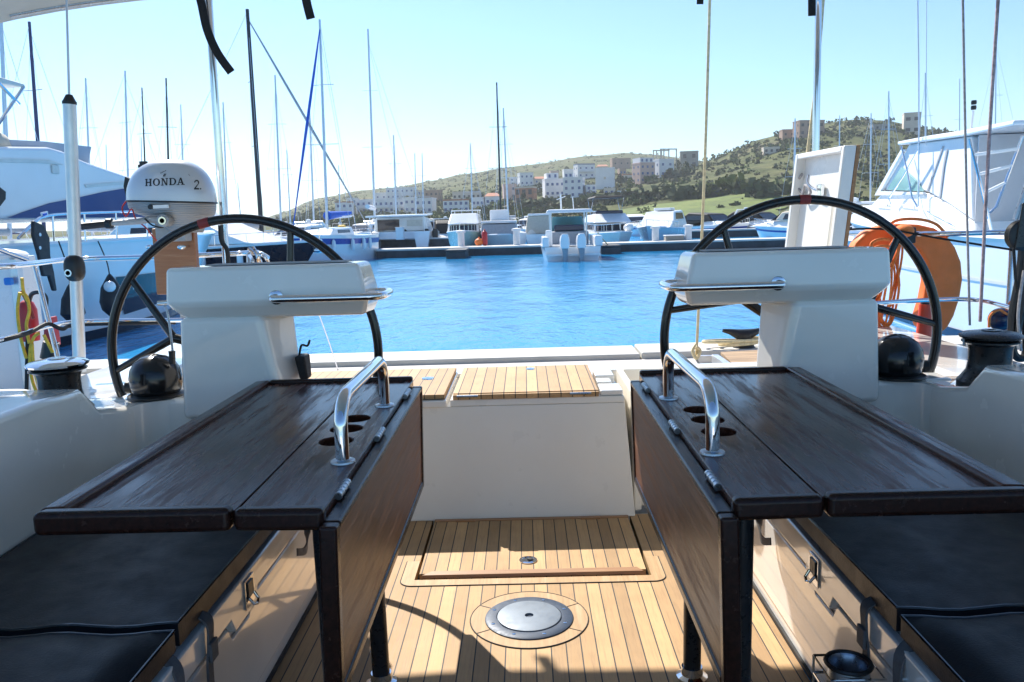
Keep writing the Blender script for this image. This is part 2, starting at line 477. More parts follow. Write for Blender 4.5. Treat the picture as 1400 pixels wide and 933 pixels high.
# transom box with leaning face
b = MB()
b.hexa([(-.57, 3.335, 0), (.435, 3.335, 0), (.42, 4.08, 0), (-.57, 4.08, 0)], [(-.56, 3.436, .468), (.407, 3.436, .468), (.40, 4.08, .468), (-.56, 4.08, .468)])
tb_ = b.build('transom_box', M['gel2'], Y, bevel=.004)
b = MB(); b.hexa([(-.335, 3.436, .4685), (.407, 3.436, .4685), (.40, 4.08, .4685), (-.335, 4.08, .4685)], [(-.335, 3.442, .496), (.405, 3.442, .496), (.40, 4.08, .496), (-.335, 4.08, .496)])
b.build('box_top', M['gel2'], tb_, bevel=.004)
b = MB()
b.bb(.438, .47, 3.40, 3.44, 0, .49)
b.build('side_return', M['gel2'], Y, bevel=.008)
b = MB(); b.bb(-.322, .298, 3.452, 4.07, .500, .522); b.bb(-.322, .298, 3.434, 3.449, .497, .518)
tl = b.build('teak_lid', teak_mat('teak_lid_planks', .0485, (.55, .345, .17), off=.01), Y, bevel=.002)
b = MB(); b.lathe([(.022, .522), (.021, .527), (.012, .528), (.001, .526)], (.012, 3.98, 0), 18); b.build('flush_latch', M['chrome'], tl)
for x in (-.26, .22):
    b = MB(); b.cyl((x - .045, 3.432, .512), (x + .045, 3.432, .512), .006, n=8); b.build('lid_hinge', M['steel'], tl)
b = MB()
b.bb(.305, .402, 3.45, 3.60, .4965, .519); b.bb(.305, .372, 3.604, 3.70, .4965, .526); b.bb(.305, .392, 3.704, 3.86, .4965, .536)
b.build('hinge_moulding', M['gel'], Y, bevel=.006)
# helm benches
b = MB(); b.bb(-1.40, -.572, 3.46, 4.08, 0, .468); bl = b.build('helm_bench', M['gel2'], Y, bevel=.01)
b = MB(); b.bb(-1.40, -.350, 3.415, 4.085, .470, .50); b.build('bench_moulding', M['gel'], bl, bevel=.006)
b = MB(); b.bb(-1.38, -.358, 3.436, 4.075, .503, .522); bt = b.build('teak_bench_top', M['teak'], bl, bevel=.002)
b = MB(); b.lathe([(.03, .522), (.029, .527), (.016, .529), (.001, .526)], (-.47, 3.80, 0), 18, ); b.build('ring_latch', M['chrome'], bt)
b = MB()   # open bench on the other side
b.bb(.44, .47, 3.46, 4.06, 0, .50); b.bb(1.40, 1.43, 3.46, 4.06, 0, .50); b.bb(.47, 1.40, 3.46, 3.49, 0, .50); b.bb(.47, 1.40, 4.03, 4.06, 0, .50); b.bb(.47, 1.40, 3.49, 4.03, .02, .05)
b.build('open_bench', M['gel2'], Y, bevel=.004)
b = MB(); b.bb(-1.5, 1.5, 2.94, 3.46, -.06, -.004 - .03); b.bb(-1.5, -.75, 2.9, 3.46, -.03, -.005); b.bb(.74, 1.5, 2.9, 3.46, -.03, -.005)
b.build('helm_floor', M['gel'], Y)
b = MB(); b.bb(-1.9, 1.9, 4.085, 4.2, -.3, .49); b.build('stern_moulding', M['gel'], Y, bevel=.01)
# sides
for s in (-1, 1):
    # settee box
    b = MB(); b.prism([(-.5, 0), (2.80, 0), (2.80, .405), (-.5, .405)], 0, s * .745, s * 1.335)
    st = b.build('settee_base', M['settee'], Y, bevel=.012)
    b = MB(); b.bb(s * .752, s * .736, -.5, 2.745, .0015, .012); b.build('base_seam', M['caulk'], st)
    # raised locker front: an upper board with a stepped, notched lower edge
    b = MB()
    yl = 1.955 if s < 0 else 2.01
    prof = [(.55, .395), (2.70, .395), (2.70, .325), (yl + .075, .325), (yl + .05, .285), (yl - .10, .285), (yl - .125, .325), (.55, .325)]
    b.prism(prof, 0, s * .718, s * .7435)
    lf = b.build('locker_front', M['settee'], st, bevel=.007)
    b = MB(); b.prism([(.5, .06), (2.72, .06), (2.72, .300), (yl + .06, .300), (yl + .035, .262), (yl - .085, .262), (yl - .11, .300), (.5, .300)], 0, s * .733, s * .7435)
    b.build('lower_panel', M['settee'], st, bevel=.006)
    b = MB(); b.bb(s * .7175, s * .713, yl - .034, yl + .034, .308, .382)
    la = b.build('latch', M['chrome'], lf, bevel=.002)
    b = MB(); b.bb(s * .713, s * .7095, yl - .02, yl + .018, .335, .372); b.build('latch_hole', M['black'], la)
    b = MB(); b.tube([(s * .711, yl - .02, .335), (s * .700, yl - .016, .318), (s * .698, yl + .002, .311), (s * .700, yl + .018, .318), (s * .711, yl + .02, .335)], .004, 8); b.build('latch_bail', M['chrome'], la)
    # coaming
    b = MB()
    x0, x1 = s * 1.335, s * 1.62
    poly = [(-.6, .35), (2.92, .35), (2.92, .655), (2.66, .672), (2.50, .705), (2.41, .785), (2.2, .797), (1.2, .80), (-.6, .80)]
    b.prism(poly, 0, x0, x1)
    co = b.build('coaming', M['gel'], Y, bevel=.022, seg=4)
    b = MB(); b.bb(s * 1.60, s * 1.98, -2, 4.62, .50, .625); b.build('side_deck', M['gel'], Y, bevel=.02)
    # bulkhead that carries the steering pedestal, and the ledge for the compass
    b = MB()
    b.prism([(s * .80, 0), (s * 1.46, 0), (s * 1.46, .668), (s * .80, .668)], 1, 2.79, 2.925)
    b.build('helm_bulkhead', M['gel'], Y, bevel=.02, seg=4)
    b = MB()   # soft corner between bulkhead and coaming
    cp = [(s * 1.343, 2.62), (s * 1.343, 2.80), (s * 1.18, 2.80)]
    r_ = .11
    pts = [(s * 1.343, 2.803)] + [(s * (1.338 - r_ + r_ * math.cos(a)), 2.793 - r_ + r_ * math.sin(a)) for a in [math.pi / 2 * i / 10 for i in range(11)]]
    b.prism(pts, 2, .36, .664)
    b.build('corner_fillet', M['gel'], Y, angle=60)
# webbing straps with buckles hanging from the cushions
def ribbon(name, pts, wdir, w_, mat, parent, t=.0025):
    P = smooth_path(pts, 6); b = MB(); rings = []
    for i, p in enumerate(P):
        tg = (P[min(i + 1, len(P) - 1)] - P[max(i - 1, 0)]).normalized()
        wd = Vector(wdir(i / (len(P) - 1)) if callable(wdir) else wdir)
        wd = (wd - tg * wd.dot(tg)).normalized(); n = tg.cross(wd) * t
        rings.append([b.bm.verts.new(p + wd * w_ / 2 + n), b.bm.verts.new(p - wd * w_ / 2 + n), b.bm.verts.new(p - wd * w_ / 2 - n), b.bm.verts.new(p + wd * w_ / 2 - n)])
    b.skin(rings)
    return b.build(name, mat, parent, angle=50)
def strap(s, y, kind):
    x = s * .712
    root = thing('strap', kind, 'strap', (x, y, .42), group='webbing straps under the cockpit cushions')
    ribbon('webbing_band', [(s * .75, y, .422), (x, y - .005, .405), (x - s * .004, y - .012, .36), (x - s * .002, y - .02, .315), (x - s * .006, y - .035, .25), (x - s * .02, y - .075, .17), (x - s * .03, y - .12, .12)],
           lambda u: (.0, 1, .0 + .3 * math.sin(5 * u)), .028, M['webbing'], root)
    b = MB(); b.bb(x - s * .014, x - s * .006, y - .032, y + .006, .318, .362)
    b.build('buckle', M['webbing'], root, bevel=.003)
    return root
strap(-1, 1.69, 'grey webbing strap with a buckle hanging below the left navy cushion')
strap(1, 1.69, 'grey webbing strap with a buckle hanging below the right navy cushion')
for s, lab in ((-1, 'grey webbing loop under the end of the left table beside the settee front'), (1, 'grey webbing loop under the end of the right table beside the settee front')):
    root = thing('strap', lab, 'strap', (s * .71, 2.44, .40), group='webbing straps under the cockpit cushions')
    ribbon('webbing_band', [(s * .74, 2.47, .41), (s * .705, 2.46, .36), (s * .695, 2.43, .30), (s * .69, 2.38, .275), (s * .70, 2.33, .29)], (0, .5, .8), .022, M['webbing'], root)
for s, lab in ((-1, 'grey strap loop at the seam between the two left cushions'), (1, 'grey strap loop at the seam between the two right cushions')):
    root = thing('strap', lab, 'strap', (s * .72, 1.47, .40), group='webbing straps under the cockpit cushions')
    ribbon('webbing_band', [(s * .755, 1.53, .415), (s * .712, 1.52, .38), (s * .70, 1.49, .30), (s * .69, 1.43, .255), (s * .69, 1.37, .27), (s * .715, 1.34, .32), (s * .75, 1.35, .40)], (0, .9, .35), .028, M['webbing'], root)
# wire cup holder with a pot in it at the bottom of the right settee
def pot_holder(s, cx, cy, dz, lab, hlab):
    xw = s * .712
    t_ = thing('cup_holder', hlab, 'cup holder', (s * .72, cy, .16 + dz), group='wire cup holders')
    b = MB()
    x0 = cx - s * .055
    for z in (.16, .20): b.tube([(xw, cy - .05, z + dz), (x0, cy - .05, z + dz), (x0, cy + .05, z + dz), (xw, cy + .05, z + dz)], .0028, 6, closed=True)
    for y in (cy - .05, cy + .05):
        b.cyl((x0, y, .098 + dz), (x0, y, .20 + dz), .0028, n=6); b.tube([(x0, y, .098 + dz), (xw, y, .098 + dz)], .0028, 6)
    b.tube([(x0, cy - .05, .098 + dz), (x0, cy + .05, .098 + dz)], .0028, 6)
    b.build('wire_frame', M['chrome'], t_)
    t_ = thing('metal_pot', lab, 'pot', (cx, cy, .102 + dz), group='metal pots in wire holders')
    b = MB(); b.lathe([(.030, .103 + dz), (.040, .11 + dz), (.043, .16 + dz), (.043, .205 + dz), (.040, .21 + dz), (.036, .205 + dz), (.034, .12 + dz), (.001, .12 + dz)], (cx, cy, 0), 24); b.build('pot_body', M['steel'], t_)
    b = MB(); b.tube([(cx + .045 * math.cos(a), cy + .045 * math.sin(a), .21 + dz) for a in [2 * math.pi * i / 24 for i in range(24)]], .005, 6, closed=True); b.build('rim_ring', M['black'], t_)
pot_holder(1, .655, 1.625, .10, 'round metal pot with a black rim held in the right wire holder', 'wire cup holder clipped to the right settee front')
pot_holder(-1, -.655, 1.50, .10, 'round metal pot held in the left wire holder, almost out of frame', 'wire cup holder clipped to the left settee front')
# ---------------------------------------------------------------- cushions
def cushion(s, y0, y1, z0, z1, lab, puff):
    r = thing('seat_cushion', lab, 'cushion', (s * 1.04, (y0 + y1) / 2, z0), group='navy cockpit cushions')
    b = MB(); nx, ny = 14, 18
    xs = [.728 + (1.325 - .728) * i / nx for i in range(nx + 1)]; yy = [y0 + (y1 - y0) * j / ny for j in range(ny + 1)]
    def edge(u): return min(1, (min(u, 1 - u) / .11)) ** .5 if min(u, 1 - u) > 0 else 0
    rt = []
    for i, x in enumerate(xs):
        row = []
        for j, y in enumerate(yy):
            e = min(edge(i / nx), edge(j / ny))
            z = z1 - (1 - e) * puff + .004 * math.sin(3.1 * x * 9 + y * 4)
            row.append(b.bm.verts.new((s * x, y, z)))
        rt.append(row)
    for i in range(nx):
        for j in range(ny): b.bm.faces.new([rt[i][j], rt[i + 1][j], rt[i + 1][j + 1], rt[i][j + 1]])
    loop = [rt[i][0] for i in range(nx + 1)] + [rt[nx][j] for j in range(1, ny + 1)] + [rt[i][ny] for i in range(nx - 1, -1, -1)] + [rt[0][j] for j in range(ny - 1, 0, -1)]
    lo = [b.bm.verts.new((v.co.x, v.co.y, z0)) for v in loop]
    n = len(loop)
    for i in range(n): b.bm.faces.new([loop[i], loop[(i + 1) % n], lo[(i + 1) % n], lo[i]])
    b.bm.faces.new(lo)
    pl = [tuple(v.co) for v in loop]
    c = b.build('cushion_cover', M['vinyl'], r, angle=60)
    b = MB(); b.tube(pl, .0035, 6, closed=True); b.build('piping', M['blackgloss'], c)
for s, w_ in ((-1, 'left'), (1, 'right')):
    cushion(s, 1.575, 2.76, .405, .458, f'long navy vinyl cushion lying under the {w_} table', .006)
    cushion(s, .55, 1.555, .405, .470, f'puffed navy vinyl cushion end nearest the viewer on the {w_} settee', .026)
# ---------------------------------------------------------------- folding tables
def table(s, lab):
    T = thing('folding_table', lab, 'table', (s * .60, 2.08, 0), group='dark wood cockpit tables')
    Y0, Y1 = 1.445, 2.735
    xi, xs_, xo = .385, .553, .925
    if s > 0: xi, xs_, xo = .370, .535, .915
    fx = .045
    def poly(pts, z0, z1, b): b.prism([(s * x, y) for x, y in pts], 2, z0, z1)
    # fixed strip with cup holes
    b = MB()
    ou = [(s * xi, Y0 + .03), (s * (xs_ - .002), Y0 + .03), (s * (xs_ - .002), Y1 - .02), (s * xi, Y1 - .02)]
    hy = (1.955, 2.075, 2.185)
    holes = [circ2(s * (xi + .088), y, .042, 26) for y in hy]
    b.plate(ou, holes, .700, .727)
    fs = b.build('fixed_strip', M['darkwood'], T, bevel=.003)
    for y in hy:
        b = MB(); n = 26
        b.lathe([(.0415, .7005), (.038, .700), (.036, .655), (.030, .655), (.033, .699)], (s * (xi + .088), y, 0), n)
        b.build('cup_holder', M['darkedge'], fs)
    b = MB(); poly([(xi - .004, Y0 - .005), (xs_ - .003, Y0), (xs_ - .003, Y0 + .034), (xi - .004, Y0 + .03)], .694, .737, b)
    b.build('front_rail', M['darkedge'], T, bevel=.012, seg=3)
    # folding panel with a raised fiddle on three sides
    b = MB(); poly([(xs_ + .002, Y0 + .03), (xo - .02, Y0 + .03), (xo - .02 - .02, Y1 - .02), (xs_ + .002, Y1 - .02)], .700, .727, b)
    pn = b.build('table_panel', M['darkwood'], T, bevel=.002)
    b = MB(); poly([(xs_ + .003, Y0), (xo, Y0), (xo - .01, Y0 + .036), (xs_ + .003, Y0 + .036)], .694, .740, b)
    b.build('front_rail', M['darkedge'], T, bevel=.012, seg=3)
    b = MB(); poly([(xo - .002, Y0 + .022), (xo - .012, Y1 - .035), (xo - .06, Y1 - .015), (xo - .05, Y0 + .030)], .696, .7405, b)
    b.build('side_rail', M['darkwood'], T, bevel=.010, seg=3)
    b = MB(); poly([(xi + .002, Y1 - .028), (xo - .055, Y1 - .028), (xo - .058, Y1 - .002), (xi + .002, Y1 - .002)], .697, .739, b)
    b.build('rear_rail', M['darkedge'], T, bevel=.008, seg=3)
    b = MB(); b.bb(s * (xi + .03), s * (xs_ - .05), Y0 + .45, Y1 - .20, .655, .699); b.build('under_beam', M['darkedge'], T, bevel=.004)
    # hanging leaf
    lx = xi - .016
    ya, yb, zt, zb = 1.415, 2.690, .712, .365
    tilt = .010
    def L(x, y, z): return (s * (x + tilt * (zt - z) / .35), y, z)
    b = MB()
    for (x0, x1, y0, y1, z0, z1) in ((lx - .013, lx + .006, ya + .026, yb - .024, zb + .024, zt - .012),):
        b.hexa([L(x0, y0, z0), L(x1, y0, z0), L(x1, y1, z0), L(x0, y1, z0)], [L(x0, y0, z1), L(x1, y0, z1), L(x1, y1, z1), L(x0, y1, z1)])
    lf = b.build('drop_leaf', M['darkwood2'], T)
    for nm, (y0, y1, z0, z1) in (('leaf_edge', (ya, ya + .030, zb, zt)), ('leaf_edge', (yb - .026, yb, zb, zt)), ('leaf_edge', (ya + .031, yb - .027, zb, zb + .026)), ('leaf_edge', (ya + .031, yb - .027, zt - .016, zt))):
        b = MB(); x0, x1 = lx - .018, lx + .016
        b.hexa([L(x0, y0, z0), L(x1, y0, z0), L(x1, y1, z0), L(x0, y1, z0)], [L(x0, y0, z1), L(x1, y0, z1), L(x1, y1, z1), L(x0, y1, z1)])
        b.build(nm, M['darkedge'], lf, bevel=.006, seg=3)
    for y in (1.60, 2.03, 2.52):
        b = MB(); b.cyl((s * (lx + .010), y - .045, .722), (s * (lx + .010), y + .045, .722), .007, n=10)
        for k in range(5): b.cyl((s * (lx + .010), y - .044 + .02 * k, .722), (s * (lx + .010), y - .036 + .02 * k, .722), .0082, n=10)
        b.bb(s * (lx + .012), s * (lx + .030), y - .04, y + .04, .714, .7185)
        b.build('hinge', M['steel'], T)
    # legs
    for y in (2.10, 1.62):
        b = MB(); b.tube([(s * .428, y, .66), (s * .424, y, .03)], .024, 18)
        lg = b.build('leg', M['winchblack'], T)
        b = MB(); b.lathe([(.042, .0), (.042, .008), (.03, .014), (.028, .035)], (s * .424, y, 0), 20)
        b.build('foot', M['chrome'], lg)
    # chrome grab rail
    ra, rb_, rz = 1.775, 2.335, .868
    gx = xi + .032
    pts = [(s * gx, ra, .727), (s * gx, ra, .81)] + [(s * gx, ra + .075 - .075 * math.cos(a), .80 + .068 * math.sin(a)) for a in [math.pi / 2 * i / 6 for i in range(1, 7)]]
    pts += [(s * gx, rb_ - .075 + .075 * math.sin(a), .80 + .068 * math.cos(a)) for a in [math.pi / 2 * i / 6 for i in range(0, 7)]] + [(s * gx, rb_, .727)]
    b = MB(); b.tube(pts, .0155, 18); gr = b.build('grab_rail', M['chrome'], T, angle=80)
    for y in (ra, rb_):
        b = MB(); b.lathe([(.028, .727), (.027, .731), (.017, .734)], (s * gx, y, 0), 20); b.build('rail_base', M['steel'], gr)
    return T
table(-1, 'dark worn wooden table on the left with a drop leaf and chrome rail')
table(1, 'dark worn wooden table on the right with a drop leaf and chrome rail')
# ---------------------------------------------------------------- pedestals and wheels
def pedestal(s, lab):
    P = thing('steering_pedestal', lab, 'pedestal', (s * 1.0, 2.84, .67), group='white steering pedestals')
    b = MB()
    b.hexa([(s * .83, 2.752, .60), (s * 1.19, 2.752, .60), (s * 1.19, 2.91, .60), (s * .80, 2.91, .60)],
           [(s * .90, 2.752, .953), (s * 1.176, 2.752, .953), (s * 1.16, 2.90, .953), (s * .815, 2.90, .953)])
    b.build('column', M['gel'], P, bevel=.022, seg=4)
    # head: tall front face, chamfer below, rounded inboard end
    b = MB()
    lo = [(s * .545, 2.765), (s * 1.150, 2.765), (s * 1.140, 2.905), (s * .535, 2.895)]
    mid = [(s * .527, 2.728), (s * 1.205, 2.728), (s * 1.195, 2.915), (s * .510, 2.905)]
    top = [(s * .555, 2.742), (s * 1.200, 2.742), (s * 1.190, 2.900), (s * .540, 2.895)]
    v = [[b.bm.verts.new((x, y, z)) for x, y in q] for q, z in ((lo, .945), (mid, .998), (top, 1.122))]
    b.bm.faces.new(v[0]); b.bm.faces.new(v[2])
    for A, B in ((v[0], v[1]), (v[1], v[2])):
        for i in range(4): b.bm.faces.new([A[i], A[(i + 1) % 4], B[(i + 1) % 4], B[i]])
    hd = b.build('head', M['gel'], P, bevel=.016, seg=4)
    b = MB(); b.bb(s * .60, s * 1.08, 2.78, 2.87, 1.1235, 1.1275); b.build('instrument_cover', M['greycanvas'], hd, bevel=.002)
    # chrome grab bar wrapping the inboard end
    z = 1.016
    pts = [(s * .83, 2.728, z), (s * .83, 2.695, z), (s * .825, 2.672, z), (s * .80, 2.660, z), (s * .60, 2.655, z), (s * .50, 2.662, z), (s * .472, 2.69, z), (s * .465, 2.74, z), (s * .465, 2.82, z), (s * .485, 2.86, z), (s * .53, 2.865, z)]
    b = MB(); b.tube(smooth_path(pts, 4), .0125, 14); gb = b.build('grab_bar', M['chrome'], P, angle=80)
    b = MB(); b.lathe([(.024, 0), (.024, .004), (.014, .008)], (s * .83, 2.729, z), 18, 'y'); b.build('bar_flange', M['chrome'], gb)
    return P
pedL = pedestal(-1, 'white steering pedestal behind the left table, with a black pouch on its side')
pedR = pedestal(1, 'white steering pedestal behind the right table, in front of the open lid')
b = MB(); b.tube(smooth_path([at_y(222, 414, 2.83), at_y(229, 428, 2.82), at_y(235, 470, 2.82), at_y(236, 486, 2.82)]), .004, 8); tl_v = b.build('throttle_lever', M['steel'], pedL)
b = MB(); b.cyl(at_y(235, 480, 2.82), at_y(236, 498, 2.82), .012, .010, 12); b.build('lever_knob', M['winchblack'], tl_v)
b = MB(); b.cyl(at_y(216, 415, 2.83), at_y(230, 414, 2.83), .009, n=10); b.build('lever_pivot', M['chrome'], tl_v)
p_ = thing('pouch', 'small black pouch hanging on the side of the left pedestal', 'pouch', (-.80, 2.86, .72))
b = MB(); b.hexa([(-.800, 2.83, .715), (-.770, 2.83, .715), (-.77, 2.89, .715), (-.80, 2.89, .715)], [(-.812, 2.82, .80), (-.775, 2.82, .80), (-.775, 2.9, .80), (-.812, 2.9, .80)]); b.build('pouch_body', M['blackweb'], p_, bevel=.008)
b = MB(); b.tube(smooth_path([(-.80, 2.85, .80), (-.79, 2.85, .835), (-.775, 2.87, .83), (-.765, 2.87, .85)]), .004, 6); b.build('cord', M['blackweb'], p_)
def wheel(s, cx, cz, angs, tape, lab):
    wy, Rr = 2.985, .492
    W = thing('helm', lab, 'steering wheel', (cx, wy, cz), group='large black steering wheels')
    b = MB(); b.tube([(cx + Rr * math.cos(a), wy, cz + Rr * math.sin(a)) for a in [2 * math.pi * i / 96 for i in range(96)]], .0165, 14, closed=True)
    b.build('rim', M['blackgloss'], W, angle=80)
    for a0 in angs:
        a0 = R(a0); d0 = Vector((math.cos(a0), 0, math.sin(a0)))
        c = Vector((cx, wy, cz))
        b = MB()
        fk = c + d0 * .27 + Vector((0, -.012, 0))
        b.tube([c + Vector((0, -.02, 0)), fk], [.020, .017], 10)
        for da in (-21, 21):
            d1 = Vector((math.cos(a0 + R(da)), 0, math.sin(a0 + R(da))))
            b.tube([fk - d0 * .01, c + d1 * (Rr - .004)], [.0155, .012], 10)
        b.build('spoke', M['blackgloss'], W, angle=60)
    b = MB(); b.lathe([(.001, -.03), (.05, -.028), (.056, .0), (.05, .045), (.02, .05), (.02, .11), (.001, .11)], (cx, wy, cz), 24, 'y'); b.build('hub', M['blackgloss'], W)
    a0 = R(tape); n = 5
    b = MB(); b.tube([(cx + Rr * math.cos(a0 + R(k)), wy, cz + Rr * math.sin(a0 + R(k))) for k in (-2.2, -1, 0, 1, 2.2)], .0175, 14); b.build('tape_marker', M['redtape'], W)
cl = at_y(335, 484, 2.985); cr = at_y(1094, 461, 2.985)
wheel(-1, cl.x, cl.z, (165, 45, 285), 103, 'large black wheel with a red tape mark behind the left pedestal')
wheel(1, cr.x, cr.z, (25, 146, 265), 89.5, 'large black wheel behind the right pedestal, before the white lid')
# compass domes
for s, lab in ((-1, 'black dome compass on the ledge outboard of the left pedestal'), (1, 'black dome compass on the ledge outboard of the right pedestal')):
    cx = s * 1.318 if s < 0 else 1.283
    C = thing('compass', lab, 'compass', (cx, 2.86, .668), group='black dome compasses')
    b = MB(); b.lathe([(.070, .668), (.081, .685), (.088, .71), (.089, .735), (.083, .764), (.068, .79), (.045, .806), (.02, .813), (.001, .8145)], (cx, 2.858, 0), 32)
    d_ = b.build('dome', M['blackgloss'], C, angle=60)
    b = MB(); b.lathe([(.098, .667), (.098, .675), (.090, .679)], (cx, 2.858, 0), 32); b.build('base_ring', M['black'], C)
    b = MB(); b.tube([Vector((cx + .0895 * math.cos(a), 2.858 - .0, .722 + .093 * math.sin(a))) for a in [math.pi * i / 20 for i in range(21)]], .003, 6); b.build('seam', M['black'], d_)
    b = MB(); b.tube([Vector((cx + .0, 2.858 + .0895 * math.cos(a), .722 + .093 * math.sin(a))) for a in [math.pi * i / 20 for i in range(21)]], .003, 6); b.build('seam', M['black'], d_)
    b = MB(); b.lathe([(.022, -.01), (.022, .012), (.001, .014)], (cx + s * .098, 2.86, .70), 14, 'x'); b.build('knob', M['black'], C)
# winches
for s, x, y, lab in ((-1, -1.478, 2.54, 'black winch with a bright chrome cap on the left coaming'), (1, 1.462, 2.60, 'black winch with a dark cap on the right coaming')):
    W = thing('winch', lab, 'winch', (x, y, .66), group='sheet winches')
    k = 1
    b = MB(); b.lathe([(.092, .66), (.092, .70), (.082, .712), (.066, .735), (.062, .76), (.062, .80), (.066, .815), (.084, .824), (.084, .828), (.074, .832)], (x, y, 0), 36)
    b.build('drum', M['winchblack'], W)
    b = MB(); b.lathe([(.076, .833), (.089, .838), (.092, .844), (.080, .852), (.045, .858), (.030, .859), (.028, .862), (.012, .862), (.011, .852), (.001, .852)], (x, y, 0), 36)
    b.build('cap', M['chrome'] if s < 0 else M['winchblack'], W)
    b = MB(); b.tube([(x - .06, y, .832), (x - .085, y, .834), (x - .088, y - .01, .815)], .005, 8); b.build('feeder_arm', M['steel'], W)
# ---------------------------------------------------------------- bimini overhead (its aft edge is just above the frame)
def bim_edge(x):
    ax = abs(x)
    return 4.29 if ax < 1.2 else 4.29 - .39 * ((ax - 1.2) / 1.15) ** 1.7
def bim_z(x, y):
    ax = abs(x)
    yz = 2.46 - .03 * (1 - min(1, abs(y - 2.6) / 1.6)) * 0
    return yz - (.22 * (ax / 2.35) ** 4)
B = thing('bimini', 'beige bimini awning stretched over the cockpit, its edge at the top of the photo', 'bimini', (0, 2.7, 2.4))
b = MB(); nx, ny = 32, 16; grid = []
for k, dz in ((0, 0), (1, -.012)):
    g = []
    for i in range(nx + 1):
        x = -2.45 + 4.9 * i / nx; row = []
        e = bim_edge(x)
        for j in range(ny + 1):
            y = .6 + (e - .6) * j / ny
            row.append(b.bm.verts.new((x, y, bim_z(x, y) + dz + (-.025 if j == ny else 0) + .012 * math.sin(y * 5) * (1 - abs(2 * j / ny - 1)))))
        g.append(row)
    grid.append(g)
for g in grid:
    for i in range(nx):
        for j in range(ny): b.bm.faces.new([g[i][j], g[i + 1][j], g[i + 1][j + 1], g[i][j + 1]])
for i in range(nx):
    for j in (0, ny): b.bm.faces.new([grid[0][i][j], grid[0][i + 1][j], grid[1][i + 1][j], grid[1][i][j]])
for j in range(ny):
    for i in (0, nx): b.bm.faces.new([grid[0][i][j], grid[0][i][j + 1], grid[1][i][j + 1], grid[1][i][j]])
b.build('canopy', M['beige'], B, angle=60)
xs = [-2.3 + 4.6 * i / 30 for i in range(31)]
b = MB(); b.tube([(x, bim_edge(x) - .045, bim_z(x, 0) - .030) for x in xs], .013, 10); b.build('canopy_bow', M['steel'], B)
b = MB(); b.tube([(x, 2.5, bim_z(x, 0) - .028) for x in xs], .013, 10); b.build('canopy_bow', M['steel'], B)
def hang_strap(pts, w_, wd=(1, 0, 0)):
    ribbon('strap', pts, wd, w_, M['blackweb'], B, t=.003)
p = [Vector((at_y(256, -30, 4.17).x, 4.17, 2.40))] + [at_y(x, y, Yk) for x, y, Yk in ((262, -30, 4.2), (274, 0, 4.2), (283, 40, 4.18), (297, 72, 4.16), (316, 99, 4.14))]
hang_strap(p, .040, (1, 0, -.2))
hang_strap([Vector((at_y(412, -30, 4.24).x, 4.24, 2.43)), at_y(414, -30, 4.22), at_y(419, 2, 4.22), at_y(425, 26, 4.22)], .042)
hang_strap([Vector((at_y(958, -25, 4.24).x, 4.24, 2.43)), at_y(958, -25, 4.22), at_y(957, 6, 4.22)], .032)
hang_strap([Vector((at_y(1110, -30, 4.22).x, 4.22, 2.42)), at_y(1110, -30, 4.2), at_y(1110, 22, 4.2)], .036)
def post(name, p0, p1, r, mat, lab, cat, group=None):
    T = thing(name, lab, cat, p0, group=group)
    b = MB(); b.cyl(p0, p1, r, n=18); b.build('tube', mat, T)
    b = MB(); q = Vector(p0); b.lathe([(.034, 0), (.034, .012), (r + .006, .03), (r + .006, .06)], q, 18); b.build('foot', M['steel'], T)
    return T
pl = at_y(284, -14, 4.25); pl0 = at_y(309, 372, 4.3); pl0.z = .628; pl.z = 2.40
pr = at_y(1119, -14, 4.25); pr0 = at_y(1117, 205, 4.58); pr0.z = .628; pr = pr0 + (at_y(1119, -14, 4.58) - pr0); pr0.z = .628
post('bimini_post', pl0, pl, .019, M['chrome'], 'polished steel post rising from the rail beside the outboard motor', 'post', 'steel posts carrying the bimini')
post('bimini_post', pr0, pr, .019, M['chrome'], 'polished steel post rising behind the upright white lid', 'post', 'steel posts carrying the bimini')
t_ = thing('hose', 'black hose hanging from the left steel post at the rail', 'hose', at_y(303, 310, 4.27))
b = MB(); b.tube(smooth_path([at_y(301, 308, 4.25), at_y(303, 330, 4.25), at_y(311, 345, 4.25), at_y(312, 385, 4.25)]), .012, 8); b.build('hose_line', M['black'], t_)
# ---------------------------------------------------------------- stern rails
def rail(lab, tops, lows, posts, cat='rail'):
    T = thing('stern_rail', lab, cat, Vector((tops[1].x, tops[1].y, .63)), group='stainless stern rails')
    b = MB(); b.tube(smooth_path(tops, 5), .0135, 12); b.build('top_rail', M['chrome'], T, angle=80)
    b = MB(); b.tube(smooth_path(lows, 5), .011, 12); b.build('lower_rail', M['chrome'], T, angle=80)
    for a, c in posts:
        b = MB(); b.tube([a, c], .0125, 12); b.build('stanchion', M['chrome'], T)
    return T
zt = 1.11
tl = [at_z(-160, 372, zt), at_z(0, 365, zt), at_z(100, 355, zt), at_z(230, 351, zt), at_z(322, 347, zt), at_z(352, 346, zt), at_z(366, 352, 1.06)]
ll = [at_z(-150, 490, .80), at_z(0, 465, .80), at_z(60, 448, .80), at_z(110, 440, .80), at_z(240, 438, .80), at_z(330, 436, .80)]
pst = []
for px_, lean in ((46, 12), (340, 2)):
    a = at_z(px_, 358 if px_ < 100 else 347, zt); c = Vector((a.x + .012 * lean, a.y - .12, .60)); pst.append((a, c))
a = at_z(38, 356, zt); pst.append((Vector((a.x - .45, a.y - .9, 1.55)), a))
rail('stainless stern rail on the left, carrying the outboard motor', tl, ll, pst)
tr = [at_z(1128, 318, zt), at_z(1165, 319, zt), at_z(1280, 320, zt), at_z(1400, 318, zt), at_z(1560, 322, zt)]
